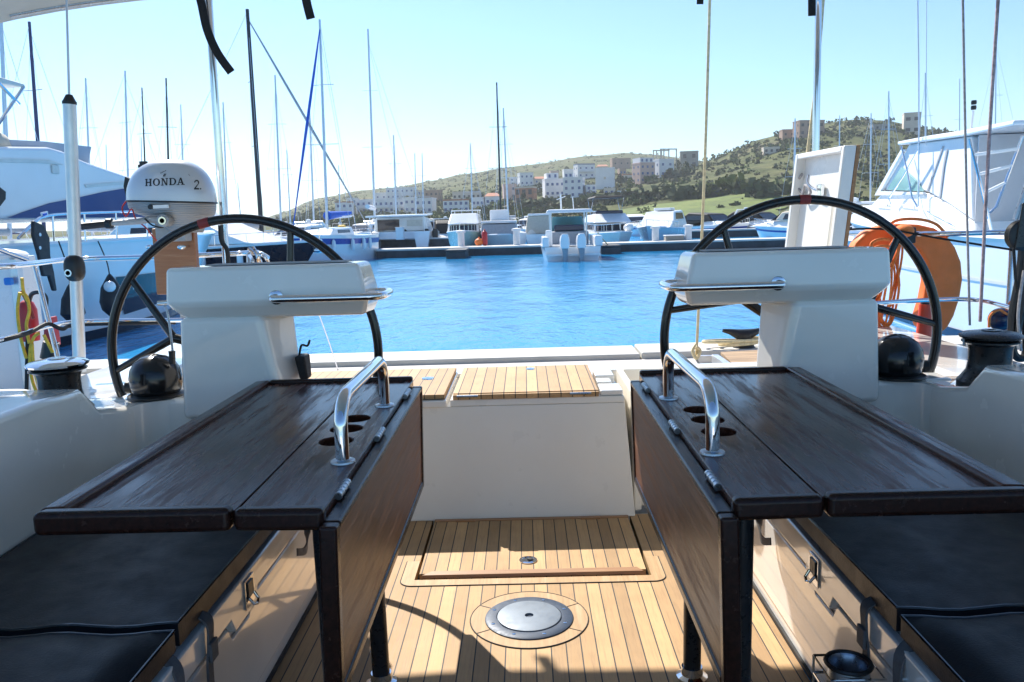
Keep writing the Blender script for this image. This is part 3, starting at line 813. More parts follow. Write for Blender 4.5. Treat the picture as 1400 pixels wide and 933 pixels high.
lr = [at_z(1180, 416, .80), at_z(1260, 411, .80), at_z(1330, 410, .80), at_z(1385, 422, .80), at_z(1480, 450, .80)]
a = at_z(1385, 319, zt); a2 = at_z(1255, 320, zt)
rail('stainless stern rail on the right, behind the orange horseshoe buoy', tr, lr, [(a, Vector((a.x - .06, a.y - .1, .60)))])
t_ = thing('black_line', 'thin black line tied along the right stern rail', 'rope', at_y(1300, 325, 4.25))
b = MB(); b.tube(smooth_path([at_y(1120, 318, 4.4), at_y(1200, 313, 4.4), at_y(1290, 327, 4.25), at_y(1385, 342, 4.1)]), .006, 6); b.build('line', M['blackweb'], t_)
t_ = thing('black_line', 'black cable sagging along the lower left stern rail', 'rope', at_y(60, 448, 3.8))
b = MB(); b.tube(smooth_path([at_y(-60, 478, 3.5), at_y(0, 466, 3.5), at_y(40, 455, 3.7), at_y(65, 443, 3.85), at_y(85, 450, 3.9), at_y(110, 444, 4.0), at_y(240, 441, 4.1)]), .010, 8); b.build('line', M['blackweb'], t_)
# chrome snap shackles at the rail corner
t_ = thing('shackle', 'bunch of chrome snap shackles clipped to the left rail corner', 'shackle', at_y(355, 350, 4.3))
for i, (x0, y0, x1, y1) in enumerate(((340, 340, 358, 362), (346, 338, 352, 364), (352, 344, 368, 362), (341, 350, 345, 366), (348, 346, 360, 350))):
    b = MB(); b.tube(smooth_path([at_y(x0, y0, 4.28 + .01 * i), at_y((x0 + x1) / 2 + 3, (y0 + y1) / 2 - 1, 4.26), at_y(x1, y1, 4.28)]), .009, 8); b.build('snap_hook', M['chrome'], t_)
# ---------------------------------------------------------------- antenna pole on the left
p0, p1 = at_y(109, 508, 3.6), at_y(95, 143, 3.6); ax = (p1 - p0).normalized()
t_ = thing('antenna_pole', 'pale aluminium antenna pole with a black cap, clamped to the left rail', 'pole', p0)
b = MB(); b.cyl(p0, p1, .0265, .0265, 24); b.build('pole_tube', M['alu'], t_)
b = MB(); b.cyl(p1, p1 + ax * .012, .029, .029, 20); b.build('pole_cap', M['black'], t_)
b = MB(); b.cyl(p1 + ax * .012, p1 + ax * .040, .027, .013, 20); b.build('cap_cone', M['black'], t_)
b = MB(); b.cyl(p1 + ax * .04, at_y(90, -40, 3.6), .0055, .004, 8); b.build('whip', M['mastpale'], t_)
pc = at_y(102, 367, 3.585)
b = MB(); b.ell(pc, (.040, .040, .058), 20, 12, e=.75); cl_ = b.build('clamp', M['black'], t_)
b = MB(); b.lathe([(.016, .047), (.016, .038), (.010, .038), (.010, .047)], pc + Vector((-.006, 0, -.018)), 18, 'y'); b.build('clamp_bolt', M['chrome'], cl_)
b = MB(); b.lathe([(.0095, .038), (.0095, .044), (.001, .044)], pc + Vector((-.006, 0, -.018)), 14, 'y'); b.build('bolt_hole', M['black'], cl_)
# ---------------------------------------------------------------- outboard motor on its board
YE = 4.1
bl_, br_ = at_y(207, 318, YE + .03), at_y(265, 318, YE + .03)
t_ = thing('mounting_board', 'varnished wooden board clamped to the left stern rail under the outboard motor', 'board', ((bl_.x + br_.x) / 2, YE + .05, .93))
b = MB(); b.box(((bl_.x + br_.x) / 2, YE + .05, 1.09), (br_.x - bl_.x, .045, .33), Matrix.Rotation(R(.8), 3, 'Y')); bd = b.build('board', M['mount'], t_, bevel=.005)
t_e = thing('outboard_motor', 'silver outboard motor clamped to the wooden board on the left rail', 'outboard motor', (-1.73, YE, 1.2))
CE = at_y(234, 262, YE - .02)
def cowl(u, v):
    """u azimuth, v height 0..1 -> point: long in x, domed, a little lower to the right end"""
    return u, v
W2, D2, H2 = .214, .125, .200
zc0 = at_y(234, 276, YE - .02).z
def cowl_pt(a, t):
    k = math.cos(t * math.pi / 2) ** .75
    cx = math.copysign(abs(math.cos(a)) ** .85, math.cos(a)); sy = math.copysign(abs(math.sin(a)) ** .85, math.sin(a))
    z = zc0 + H2 * math.sin(t * math.pi / 2) ** .95
    x = W2 * k * cx; x += .012 * t
    return Vector((CE.x + x, CE.y + D2 * (k ** .8) * sy, z - .05 * x * (1 - t) + .10 * 0))
b = MB(); rings = []
NA = 40
for j in range(11):
    t = j / 10.6
    rings.append([b.bm.verts.new(cowl_pt(2 * math.pi * i / NA, t)) for i in range(NA)])
b.skin(rings); cw = b.build('cowling', M['enginesilver'], t_e, angle=70)
b = MB(); b.tube([cowl_pt(2 * math.pi * i / NA, 0) + Vector((0, 0, -.002)) for i in range(NA)], .0045, 6, closed=True); b.build('cowl_seam', M['black'], t_e)
# lower casing
b = MB(); rings = []
for j, (f, dz, sx) in enumerate(((1.0, -.003, 0), (.985, -.035, .0), (.90, -.06, .01), (.66, -.085, .035), (.50, -.12, .045), (.42, -.15, .05))):
    rings.append([b.bm.verts.new(Vector((CE.x + sx + (W2 * f) * math.copysign(abs(math.cos(2 * math.pi * i / NA)) ** .85, math.cos(2 * math.pi * i / NA)), CE.y + D2 * (f * .96) * math.sin(2 * math.pi * i / NA), zc0 + dz - .05 * W2 * f * math.cos(2 * math.pi * i / NA)))) for i in range(NA)])
b.skin(rings)
def ribs(mt):
    return mt
cg = NT('casing_grey'); v_ = cg.coord(); wv = cg.node('ShaderNodeTexWave', wave_type='BANDS', bands_direction='Z'); wv.inputs['Scale'].default_value = 30; cg.link(v_, wv.inputs[0])
cg.b.inputs['Base Color'].default_value = (.33, .33, .33, 1); cg.b.inputs['Roughness'].default_value = .45; cg.b.inputs['Metallic'].default_value = .3; cg.bump(wv.outputs['Fac'], .5, .004)
b.build('lower_casing', cg.m, t_e, angle=70)
# lettering projected on the cowling front
def on_cowl(x, z, off=.0015):
    """nearest front surface point for given x (from CE) and z (absolute)"""
    t = max(0, min(.98, (z - zc0 + .05 * x) / H2))
    t = math.asin(max(0, min(1, t)) ** (1 / .95)) / (math.pi / 2)
    k = math.cos(t * math.pi / 2) ** .75
    c = max(-1, min(1, (x - .012 * t) / (W2 * k)))
    cx = abs(c) ** (1 / .85); s_ = math.sqrt(max(0, 1 - cx * cx))
    return Vector((CE.x + x, CE.y - D2 * k ** .8 * s_ ** .85 - off, z))
def letters(name, strokes, x0, z0, sx, sz, mat, parent, seg=4):
    """strokes: quads in letter space, subdivided and laid on the cowling"""
    b = MB()
    for q in strokes:
        q = [Vector((u, v, 0)) for u, v in q]
        g = [[on_cowl(x0 + sx * p.x, z0 + sz * p.y) for p in (q[0].lerp(q[1], i / seg).lerp(q[3].lerp(q[2], i / seg), j / seg) for j in range(seg + 1))] for i in range(seg + 1)]
        for i in range(seg):
            for j in range(seg):
                b.face([g[i][j], g[i + 1][j], g[i + 1][j + 1], g[i][j + 1]])
    return b.build(name, mat, parent, smooth=False)
def rc(x0, y0, x1, y1): return [(x0, y0), (x1, y0), (x1, y1), (x0, y1)]
def ringq(cx, cy, rx, ry, w_, wv_, a0=0, a1=360, n=14):
    out = []
    for i in range(n):
        a, c = R(a0 + (a1 - a0) * i / n), R(a0 + (a1 - a0) * (i + 1) / n)
        out.append([(cx + rx * math.cos(a), cy + ry * math.sin(a)), (cx + rx * math.cos(c), cy + ry * math.sin(c)), (cx + (rx - w_) * math.cos(c), cy + (ry - wv_) * math.sin(c)), (cx + (rx - w_) * math.cos(a), cy + (ry - wv_) * math.sin(a))])
    return out
G = {
 'H': [rc(.10, 0, .30, 1), rc(.70, 0, .90, 1), rc(.30, .43, .70, .57), rc(0, 0, .40, .10), rc(.6, 0, 1, .10), rc(0, .90, .40, 1), rc(.6, .9, 1, 1)],
 'O': ringq(.5, .5, .52, .52, .22, .11),
 'N': [rc(.12, 0, .24, 1), rc(.76, 0, .88, 1), [(.12, 1), (.34, 1), (.90, 0), (.68, 0)], rc(0, 0, .36, .10), rc(.64, .90, 1, 1), rc(0, .9, .3, 1)],
 'D': [rc(.08, 0, .30, 1), rc(0, 0, .5, .11), rc(0, .89, .5, 1)] + ringq(.46, .5, .50, .5, .22, .11, -90, 90, 8),
 'A': [[(.42, 1), (.56, 1), (.24, 0), (.12, 0)], [(.42, 1), (.60, 1), (.94, 0), (.70, 0)], rc(.28, .28, .74, .40), rc(0, 0, .36, .10), rc(.58, 0, 1.04, .10)],
}
lw, lh = .0335, .034
zl = at_y(225, 254, YE - .14).z
xl = at_y(198, 254, YE - .14).x - CE.x
st = []
for i, ch in enumerate('HONDA'):
    for q in G[ch]: st.append([(u + (0, 1.17, 2.33, 3.48, 4.50)[i], v + .010 * i) for u, v in q])
letters('lettering', st, xl, zl, lw, lh, M['black'], cw)
wing = []
for i in range(4):   # small wing mark above the lettering
    wing.append([(-.5 + .25 * i, .55 + .10 * i), (-.30 + .25 * i, .62 + .10 * i), (-.28 + .25 * i, .52 + .1 * i), (-.46 + .25 * i, .46 + .1 * i)])
wing += [[(-.05, .0), (.12, .0), (.38, .42), (.22, .42)], [(.2, .0), (.32, .0), (.56, .42), (.44, .42)]]
letters('wing_mark', wing, xl + 2.9 * lw * .9, zl + .043, .028, .032, M['winchblack'], cw)
two = ringq(.5, .70, .46, .30, .2, .13, -20, 175, 8) + [[(.74, .58), (.98, .66), (.36, .13), (.06, .13)], rc(.04, 0, .98, .15), rc(1.15, 0, 1.33, .15)]
letters('model_number', two, .150, at_y(285, 259, YE - .1).z, .021, .046, M['black'], cw)
b = MB(); q = [on_cowl(x, z, .0012) for x, z in ((.108, zc0 + .146), (.140, zc0 + .140), (.163, zc0 + .108), (.130, zc0 + .118))]
b.face(q); b.build('air_vent', M['black'], cw, smooth=False)
pz = at_y(215, 283, YE - .14)
b = MB(); b.box(pz + Vector((.02, -.005, 0)), (.075, .006, .016)); b.build('warning_sticker', M['white'], t_e)
b = MB(); b.lathe([(.012, 0), (.012, .01), (.001, .012)], pz + Vector((-.03, .0, .0)), 12, 'y'); b.build('casing_bolt', M['black'], t_e)
# tiller with grip, swivel bracket, clamp
sw = at_y(226, 302, YE - .13); tg = at_y(150, 306, YE - .16); te = at_y(111, 310, YE - .2)
b = MB(); b.tube([sw, at_y(205, 300, YE - .14), at_y(190, 303, YE - .15), tg], [.022, .017, .014, .012], 12); ti = b.build('tiller_arm', M['enginegrey'], t_e)
b = MB(); b.cyl(tg, te, .0165, .0165, 14); b.build('tiller_grip', M['black'], ti)
b = MB(); b.cyl(at_y(153, 306, YE - .16), at_y(146, 306, YE - .16), .024, n=14); b.build('grip_collar', M['black'], ti)
b = MB(); b.lathe([(.030, -.03), (.030, .03), (.02, .034), (.02, .03)], sw, 18, 'y'); b.build('swivel_bolt', M['enginegrey'], t_e)
b = MB(); b.lathe([(.019, .030), (.019, .037), (.012, .037), (.012, .030)], sw, 16, 'y'); b.build('bolt_ring', M['chrome'], t_e)
b = MB(); b.bb(-1.80, -1.65, YE - .06, YE + .02, 1.19, 1.30); b.build('clamp_bracket', M['enginegrey'], t_e, bevel=.008)
for px_ in (205, 248):
    q = at_y(px_, 338, YE - .06); b = MB(); b.tube([q + Vector((0, .09, 0)), q], .007, 8); b.ell(q, (.022, .007, .012), 10, 6); b.build('clamp_screw', M['chrome'], t_e)
b = MB(); b.bb(-1.775, -1.69, YE + .075, YE + .15, .72, 1.30); b.build('shaft_leg', M['enginegrey'], t_e, bevel=.01)
b = MB(); b.tube([at_y(196, 221, YE), at_y(197, 232, YE)], .02, 10); b.tube([at_y(190, 228, YE), at_y(204, 226, YE)], .012, 8); b.build('starter_handle', M['black'], t_e)
b = MB(); b.slab([at_y(172, 242, YE), at_y(179, 245, YE), at_y(178, 262, YE), at_y(174, 274, YE), at_y(170, 255, YE)], .03); b.build('side_lever', M['black'], t_e)
b = MB(); b.tube(smooth_path([at_y(172, 276, YE - .1), at_y(167, 285, YE - .12), at_y(172, 296, YE - .12), at_y(180, 286, YE - .12), at_y(186, 300, YE - .13), at_y(200, 312, YE - .14), at_y(206, 320, YE - .14), at_y(214, 329, YE - .1)]), .0035, 6); b.build('kill_cord', M['red'], t_e)
b = MB(); b.tube(smooth_path([at_y(198, 299, YE - .16), at_y(208, 308, YE - .16), at_y(222, 311, YE - .15), at_y(226, 303, YE - .13)]), .004, 6); b.build('cable', M['black'], t_e)
# ---------------------------------------------------------------- open lid of the right bench
q = [(1.545, 3.97), (1.49, 4.50)]
t_ = thing('bench_lid', 'upright white bench lid with teak backing and a chrome latch, behind the right wheel', 'lid', (1.52, 4.2, .52))
zt1, zb1 = 1.545, .55
def LP(d, y, z): return (1.395 + (4.5 - y) * .10 + d + (z - zb1) * .10 , y, z)
def lidbox(b, d0, d1, y0, y1, z0, z1):
    b.hexa([LP(d0, y0, z0), LP(d1, y0, z0), LP(d1, y1, z0), LP(d0, y1, z0)], [LP(d0, y0, z1), LP(d1, y0, z1), LP(d1, y1, z1), LP(d0, y1, z1)])
b = MB(); lidbox(b, 0, .012, 3.97, 4.5, zb1, zt1); lp = b.build('lid_panel', M['white'], t_)
b = MB()
for r_ in ((3.965, 3.995, zb1, zt1), (4.475, 4.505, zb1, zt1)): lidbox(b, -.045, .013, *r_)
lidbox(b, -.045, .013, 3.995, 4.475, zt1 - .028, zt1); b.build('lid_flange', M['white'], t_, bevel=.006)
b = MB(); lidbox(b, .0135, .030, 3.965, 4.505, zb1, zt1); b.build('teak_backing', M['teaklip'], t_, bevel=.002)
b = MB(); lidbox(b, -.030, -.001, 4.045, 4.085, zb1, 1.31); b.build('lid_rib', M['gel2'], lp, bevel=.006)
c_ = Vector(LP(-.012, 4.25, 1.36))
b = MB(); b.box(c_ + Vector((0, -.03, -.02)), (.02, .05, .075)); la = b.build('lid_latch', M['chrome'], lp, bevel=.004)
b = MB(); b.tube(smooth_path([c_ + Vector((-.02, .10, .07)), c_ + Vector((-.03, .08, .03)), c_ + Vector((-.02, .03, 0)), c_ + Vector((-.02, -.03, -.01))]), .006, 8); b.build('latch_lever', M['steel'], la)
b = MB(); b.tube(smooth_path([c_ + Vector((-.02, .20, .08)), c_ + Vector((-.03, .25, .03)), c_ + Vector((-.02, .18, -.02)), c_ + Vector((-.03, .12, .02)), c_ + Vector((-.02, .06, -.02)), c_ + Vector((-.03, .14, -.05)), c_ + Vector((-.02, .18, .0))]), .007, 8); b.build('latch_cord', M['greyrope'], la)
# ---------------------------------------------------------------- orange horseshoe buoy, light and line on the right rail
t_ = thing('horseshoe_buoy', 'orange horseshoe buoy hanging on the right stern rail', 'lifebuoy', at_y(1240, 320, 4.55))
YB = 4.55
def hs(pts): return [at_y(x, y, YB) for x, y in pts]
outl = [(1262, 452), (1276, 456), (1290, 450), (1300, 432), (1308, 408), (1312, 382), (1310, 358), (1302, 338), (1290, 322), (1274, 312), (1252, 307), (1225, 306), (1200, 309), (1180, 317), (1166, 332), (1158, 350), (1156, 375), (1160, 402), (1170, 430), (1180, 445), (1194, 448), (1204, 440), (1206, 425), (1200, 400), (1198, 375), (1204, 350), (1218, 337), (1236, 334), (1252, 342), (1261, 360), (1263, 385), (1258, 410), (1251, 432), (1252, 446)]
P2 = hs(outl)
b = MB(); b.hexa([p + Vector((0, -.045, 0)) for p in P2], [p + Vector((0, .055, 0)) for p in P2])
b.build('buoy_cover', M['orange'], t_, bevel=.034, seg=4, angle=60)
b = MB(); b.tube(smooth_path([at_y(1209, 315, YB - .05), at_y(1225, 302, YB - .07), at_y(1255, 300, YB - .07), at_y(1280, 307, YB - .06), at_y(1296, 324, YB - .05)]), .008, 8); b.build('grab_line', M['orangerope'], t_)
b = MB(); b.tube([at_y(1243, 300 + 12, YB - .06), at_y(1243, 330, YB - .06)], .03, 10); b.build('rail_clip', M['black'], t_, bevel=.004)
b = MB(); b.box(at_y(1241, 322, YB - .08), (.07, .05, .085)); b.build('bracket', M['black'], t_, bevel=.008)
t_ = thing('heaving_line', 'tangled orange rope bundle hanging beside the horseshoe buoy', 'rope', at_y(1218, 380, 4.4))
rnd = random.Random(5)
for k in range(9):
    x0 = 1222 + rnd.uniform(-6, 8); x1 = 1212 + rnd.uniform(-14, 10); y1 = 420 + rnd.uniform(-18, 30)
    pts = [at_y(1228 + rnd.uniform(-4, 4), 318, 4.42), at_y(x0 + 4, 345, 4.40 + rnd.uniform(-.03, .03)), at_y(x1 + 9, (345 + y1) / 2, 4.38 + rnd.uniform(-.03, .03)), at_y(x1, y1, 4.40), at_y(x1 - 12, y1 + 6, 4.4), at_y(x1 - 18, y1 - 18, 4.42), at_y(x0 - 12, 360, 4.43), at_y(1224, 325, 4.43)]
    b = MB(); b.tube(smooth_path(pts, 5), .0062, 6); b.build('rope_loop', M['orangerope'], t_)
b = MB(); b.tube(smooth_path([at_y(1205 + 14 * math.cos(a), 350 + 6 * math.sin(a) - a * 1.5, 4.37) for a in [i * .7 for i in range(18)]], 3), .009, 6); b.build('rope_wrap', M['orangerope'], t_)
b = MB(); b.ell(at_y(1236, 316, 4.4), (.05, .05, .035), 14, 10); b.build('rope_knot', M['orangerope'], t_)
t_ = thing('lifebuoy_light', 'orange lifebuoy light with a black cap hanging below the rope bundle', 'light', at_y(1262, 440, 4.42))
b = MB(); b.cyl(at_y(1263, 460, 4.42), at_y(1266, 416, 4.42), .040, .034, 18); b.build('light_body', mk('orange_red_plastic', (.66, .07, .03), .4, var=.1), t_)
b = MB(); b.cyl(at_y(1266, 416, 4.42), at_y(1266, 408, 4.42), .028, .022, 16); b.build('light_cap', M['black'], t_)
# ---------------------------------------------------------------- lines going up
def line(lab, pts, r, mat, group=None, nm='rope'):
    t_ = thing(nm, lab, 'rope', pts[-1], group=group)
    b = MB(); b.tube(smooth_path(pts, 6), r, 7); b.build('rope_line', mat, t_)
    return t_
line('grey line nearest the right edge rising past the winch', [at_y(1366, -20, 3.9), at_y(1352, 200, 3.9), at_y(1340, 440, 3.9)], .0078, M['pinkrope'])
line('thin blue grey line left of the thick one by the right winch', [at_y(1316, -20, 4.0), at_y(1321, 240, 4.0), at_y(1326, 445, 4.0)], .0058, M['greyrope'])
q = line('tan mooring line rising from the aluminium gangway', [at_y(971, -20, 5.45), at_y(963, 240, 5.45), at_y(952, 488, 5.45)], .0095, M['tanrope'])
b = MB(); b.tube(smooth_path([at_y(953, 470, 5.45), at_y(947, 480, 5.43), at_y(952, 490, 5.42), at_y(957, 480, 5.44), at_y(951, 474, 5.43)], 5), .012, 7); b.build('knot', M['tanrope'], q)
line('tan line leaning behind the upper right steel post', [at_y(1127, -20, 4.9), at_y(1116, 110, 4.9), at_y(1098, 260, 4.9)], .010, M['tanrope'])
line('thin grey mooring line running from the left bench to the water', [at_y(436, 430, 6.0), at_y(449, 466, 5.2), at_y(462, 506, 4.4)], .004, M['greyrope'])
line('thin grey backstay wire at the upper right', [at_y(1267, -20, 9.0), at_y(1266, 200, 9.0)], .004, M['mastpale'])
# black block and coiled line at the right edge
t_ = thing('pulley_block', 'black pulley block with hanging lines at the right edge', 'pulley', at_y(1392, 320, 3.4))
c_ = at_y(1397, 322, 3.4)
b = MB(); b.lathe([(.012, -.02), (.05, -.022), (.062, -.016), (.054, 0), (.062, .016), (.05, .022), (.012, .02)], c_, 26, 'y'); b.build('sheave', M['black'], t_)
b = MB(); b.slab([c_ + Vector((-.02, -.026, .13)), c_ + Vector((.02, -.026, .13)), c_ + Vector((.04, -.026, -.05)), c_ + Vector((-.04, -.026, -.05))], .008); b.build('cheek', M['winchblack'], t_, bevel=.004)
b = MB(); b.tube([at_y(1388, 300, 3.4), at_y(1410, 235, 3.4)], .011, 8); b.build('shackle', M['steel'], t_)
def ln(pts, r, m): 
    b = MB(); b.tube(smooth_path(pts, 5), r, 8); b.build('rope_line', m, t_)
ln([at_y(1400, 300, 3.42), at_y(1395, 370, 3.42), at_y(1384, 430, 3.42), at_y(1384, 475, 3.42), at_y(1393, 490, 3.42), at_y(1403, 478, 3.42), at_y(1400, 400, 3.42)], .016, M['black'])
ln([at_y(1386, 340, 3.38), at_y(1388, 375, 3.38), at_y(1391, 400, 3.38)], .006, M['blackweb'])
ln([at_y(1400, 370, 3.36), at_y(1392, 430, 3.36), at_y(1396, 480, 3.36)], .006, M['greyrope'])
ln([at_y(1404, 350, 3.40), at_y(1397, 420, 3.40), at_y(1390, 462, 3.40)], .013, M['black'])
t_ = thing('fender', 'dark round fender hanging by an orange cord behind the right winch', 'fender', at_y(1370, 440, 3.9))
b = MB(); b.ell(at_y(1368, 437, 3.9), (.055, .055, .055), 18, 12); b.build('fender_body', M['navy'], t_)
b = MB(); b.tube(smooth_path([at_y(1376, 424, 3.86), at_y(1383, 412, 3.84), at_y(1388, 424, 3.84), at_y(1378, 430, 3.84), at_y(1366, 424, 3.84), at_y(1354, 432, 3.84), at_y(1352, 448, 3.84)]), .006, 6); b.build('cord', M['orangerope'], t_)
# ---------------------------------------------------------------- quay, gangway, cleat
b = MB(); b.bb(-70, 70, 4.78, 6.24, -1.6, .165); tag(b.build('quay', M['concrete'], None), kind='structure')
b = MB()
b.bb(-70, .86, 6.243, 6.68, -1.6, .205); b.bb(.872, 70, 6.243, 6.68, -1.6, .215)
tag(b.build('quay_kerb', M['coping'], None, bevel=.012), kind='structure')
t_ = thing('mooring_cleat', 'black cast mooring cleat on the quay edge with rope around its base', 'cleat', at_z(1016, 477, .215))
cc = at_z(1017, 475, .215)
b = MB(); b.lathe([(.085, 0), (.075, .02), (.055, .05), (.06, .10)], cc, 20)
b.build('cleat_base', M['black'], t_)
b = MB(); b.tube([cc + Vector((-.165, 0, .135)), cc + Vector((-.11, 0, .125)), cc + Vector((-.04, 0, .10)), cc + Vector((.04, 0, .10)), cc + Vector((.11, 0, .125)), cc + Vector((.165, 0, .138))], [.013, .022, .042, .042, .022, .013], 12); b.build('cleat_horn', M['black'], t_)
t_ = thing('mooring_rope', 'tan rope heaped around the foot of the black quay cleat', 'rope', cc)
b = MB(); b.tube(smooth_path([cc + Vector(((.10 + .012 * i) * math.cos(i * .9) - .03 - .006 * i, .08 * math.sin(i * .9), .016 + .0035 * i)) for i in range(16)], 4), .013, 7); b.build('rope_coil', M['tanrope'], t_)
t_ = thing('gangway', 'teak boarded gangway with an aluminium frame resting on the quay', 'gangway', at_z(1010, 497, .2))
zq = .255
A, B_, C_, D_ = at_z(985, 484, zq), at_z(1041, 481, zq), at_z(1041, 512, zq), at_z(1013, 512, zq)
b = MB(); b.slab([D_, C_, B_, A], .02); b.build('teak_deck', teak_mat('gangway_teak', .07, (.44, .29, .16), axis=1), t_)
b = MB()
a0, a1 = at_z(973, 485, zq + .02), at_z(1012, 513, zq + .02); d_ = Vector((.045, .0, 0)); e_ = Vector((0, 0, -.10))
b.hexa([a1 + e_, a1 + d_ + e_, a0 + d_ + e_, a0 + e_], [a1, a1 + d_, a0 + d_, a0]); b.build('side_beam', M['alu'], t_)
b = MB(); b.slab([at_z(953, 497, .19), at_z(975, 497, .19), at_z(975, 486, .25), at_z(953, 486, .25)], .02); b.build('end_plate', M['alu'], t_)
b = MB(); b.slab([at_z(958, 510, .20), at_z(990, 510, .20), at_z(976, 497, .20)], .03); b.build('black_pad', M['black'], t_)
b = MB(); b.tube([at_z(952, 492, .21), at_z(963, 508, .24)], .008, 6); b.build('frame_rod', M['blackgloss'], t_)
b = MB(); b.slab([at_z(1042, 481, zq + .003), at_z(1047, 481, zq + .003), at_z(1047, 513, zq + .003), at_z(1042, 513, zq + .003)], .03); b.build('edge_trim', M['gel'], t_)
# ---------------------------------------------------------------- clutter on the left
p0 = at_z(14, 560, .20)
t_ = thing('power_pedestal', 'white upright service cabinet with a silver edge at the left end of the quay', 'cabinet', (-3.6, 5.5, .165))
xr = at_y(24, 450, 5.45).x
b = MB(); b.bb(xr - .45, xr, 5.45, 5.75, .167, 1.10); b.build('cabinet_body', M['white'], t_, bevel=.01)
b = MB(); b.bb(xr + .001, xr + .05, 5.44, 5.50, .167, 1.08); b.build('silver_edge', M['alu'], t_)
b = MB(); b.ell((xr - .2, 5.55, 1.11), (.26, .17, .05), 20, 8); b.build('cabinet_cap', M['white'], t_)
b = MB(); b.box(at_y(12, 385, 5.40), (.05, .04, .05)); b.build('blue_socket', M['blueplastic'], t_, bevel=.01)
t_ = thing('fire_extinguisher', 'red extinguisher with a black hose beside the white cabinet', 'extinguisher', at_y(42, 466, 5.0))
b = MB(); b.lathe([(.052, 0), (.055, .02), (.055, .19), (.04, .235), (.018, .25)], at_y(42, 466, 5.0), 20); b.build('red_tank', M['red'], t_)
b = MB(); b.tube(smooth_path([at_y(40, 412, 5.0), at_y(44, 402, 4.97), at_y(55, 400, 4.95), at_y(63, 408, 4.95), at_y(62, 424, 4.95)]), .013, 8); b.build('hose_line', M['black'], t_)
t_ = thing('fuel_can', 'red can standing behind the left stern stanchion', 'can', at_y(66, 475, 4.9))
b = MB(); b.hexa([at_y(58, 475, 4.9), at_y(72, 475, 4.9), at_y(72, 475, 4.9) + Vector((0, .1, 0)), at_y(58, 475, 4.9) + Vector((0, .1, 0))], [at_y(60, 436, 4.9), at_y(66, 434, 4.9), at_y(66, 434, 4.9) + Vector((0, .1, 0)), at_y(60, 436, 4.9) + Vector((0, .1, 0))]); b.build('can_body', M['red'], t_, bevel=.01)
b = MB(); b.cyl(at_y(67, 490, 4.85), at_y(70, 468, 4.85), .05, .045, 14); b.build('can_foot', M['black'], t_)
t_ = thing('yellow_rope', 'yellow rope looped over the lower left rail', 'rope', at_y(48, 455, 3.75))
for pts in ([(27, 400), (24, 425), (27, 455), (33, 480), (36, 490)], [(28, 402), (36, 405), (40, 425), (36, 445), (40, 470)], [(53, 456), (46, 462), (41, 480), (42, 510), (48, 532), (54, 540)], [(60, 458), (66, 470), (72, 482)], [(44, 470), (46, 500), (52, 525), (56, 536)], [(30, 380), (32, 398), (38, 412)]):
    b = MB(); b.tube(smooth_path([at_y(x, y, 3.78 + .01 * (i % 2)) for i, (x, y) in enumerate(pts)]), .0075, 7); b.build('rope_loop', M['yellow'], t_)
b = MB(); b.tube(smooth_path([at_y(30, 398, 3.8), at_y(38, 415, 3.8), at_y(46, 436, 3.8)]), .009, 7); b.build('red_line', M['redtape'], t_)
b = MB(); b.tube([at_y(38, 450, 3.8), at_y(37, 500, 3.8), at_y(36, 555, 3.8)], .009, 7); b.build('black_cable', M['blackweb'], t_)
t_ = thing('blue_bag', 'bright blue folded bag on the left side deck', 'bag', at_y(12, 552, 2.7))
b = MB(); b.ell(at_y(10, 547, 2.72), (.11, .07, .022), 22, 8, e=.7); b.build('bag_body', M['blueplastic'], t_)
b = MB(); b.ell(at_y(2, 541, 2.85), (.11, .06, .018), 20, 8, e=.8); b.build('white_flap', M['canvas'], t_)
t_ = thing('black_rope', 'black rope lying along the left coaming below the blue bag', 'rope', at_y(12, 556, 2.55))
for k in range(3):
    b = MB(); b.tube(smooth_path([at_y(-10, 562 + 3 * k, 2.5), at_y(15, 554 + 3 * k, 2.5), at_y(38, 550 + 2 * k, 2.52)]), .010, 7); b.build('rope_strand', M['blackweb'], t_)
# ---------------------------------------------------------------- water
wt_ = NT('harbour_water')
v_ = wt_.coord((1, .40, 1), 'Object')
n1 = wt_.noise(v_, 3.4, 5, .62); n2 = wt_.noise(wt_.coord((1, .5, 1)), .55, 3, .5); n3 = wt_.noise(wt_.coord((1, .25, 1)), .06, 3, .6)
wt_.link(wt_.ramp(n3, [(.35, (.014, .225, .51)), (.65, (.030, .295, .60))]), wt_.b.inputs['Base Color'])
wt_.b.inputs['Roughness'].default_value = .09; wt_.b.inputs['IOR'].default_value = 1.33
wt_.b.inputs['Specular IOR Level'].default_value = .4
h_ = wt_.math('ADD', wt_.math('MULTIPLY', n1, .35), n2)
bp = wt_.node('ShaderNodeBump'); bp.inputs['Strength'].default_value = .5; bp.inputs['Distance'].default_value = .22
wt_.link(h_, bp.inputs['Height']); wt_.link(bp.outputs[0], wt_.b.inputs['Normal'])
b = MB(); b.face([(-3000, -300, WATER), (3000, -300, WATER), (3000, 4500, WATER), (-3000, 4500, WATER)])
tag(b.build('water', wt_.m, None), kind='structure')
b = MB(); b.face([(-3000, -300, -6), (3000, -300, -6), (3000, 4500, -6), (-3000, 4500, -6)])
tag(b.build('seabed', M['wallgrey'], None), kind='structure')

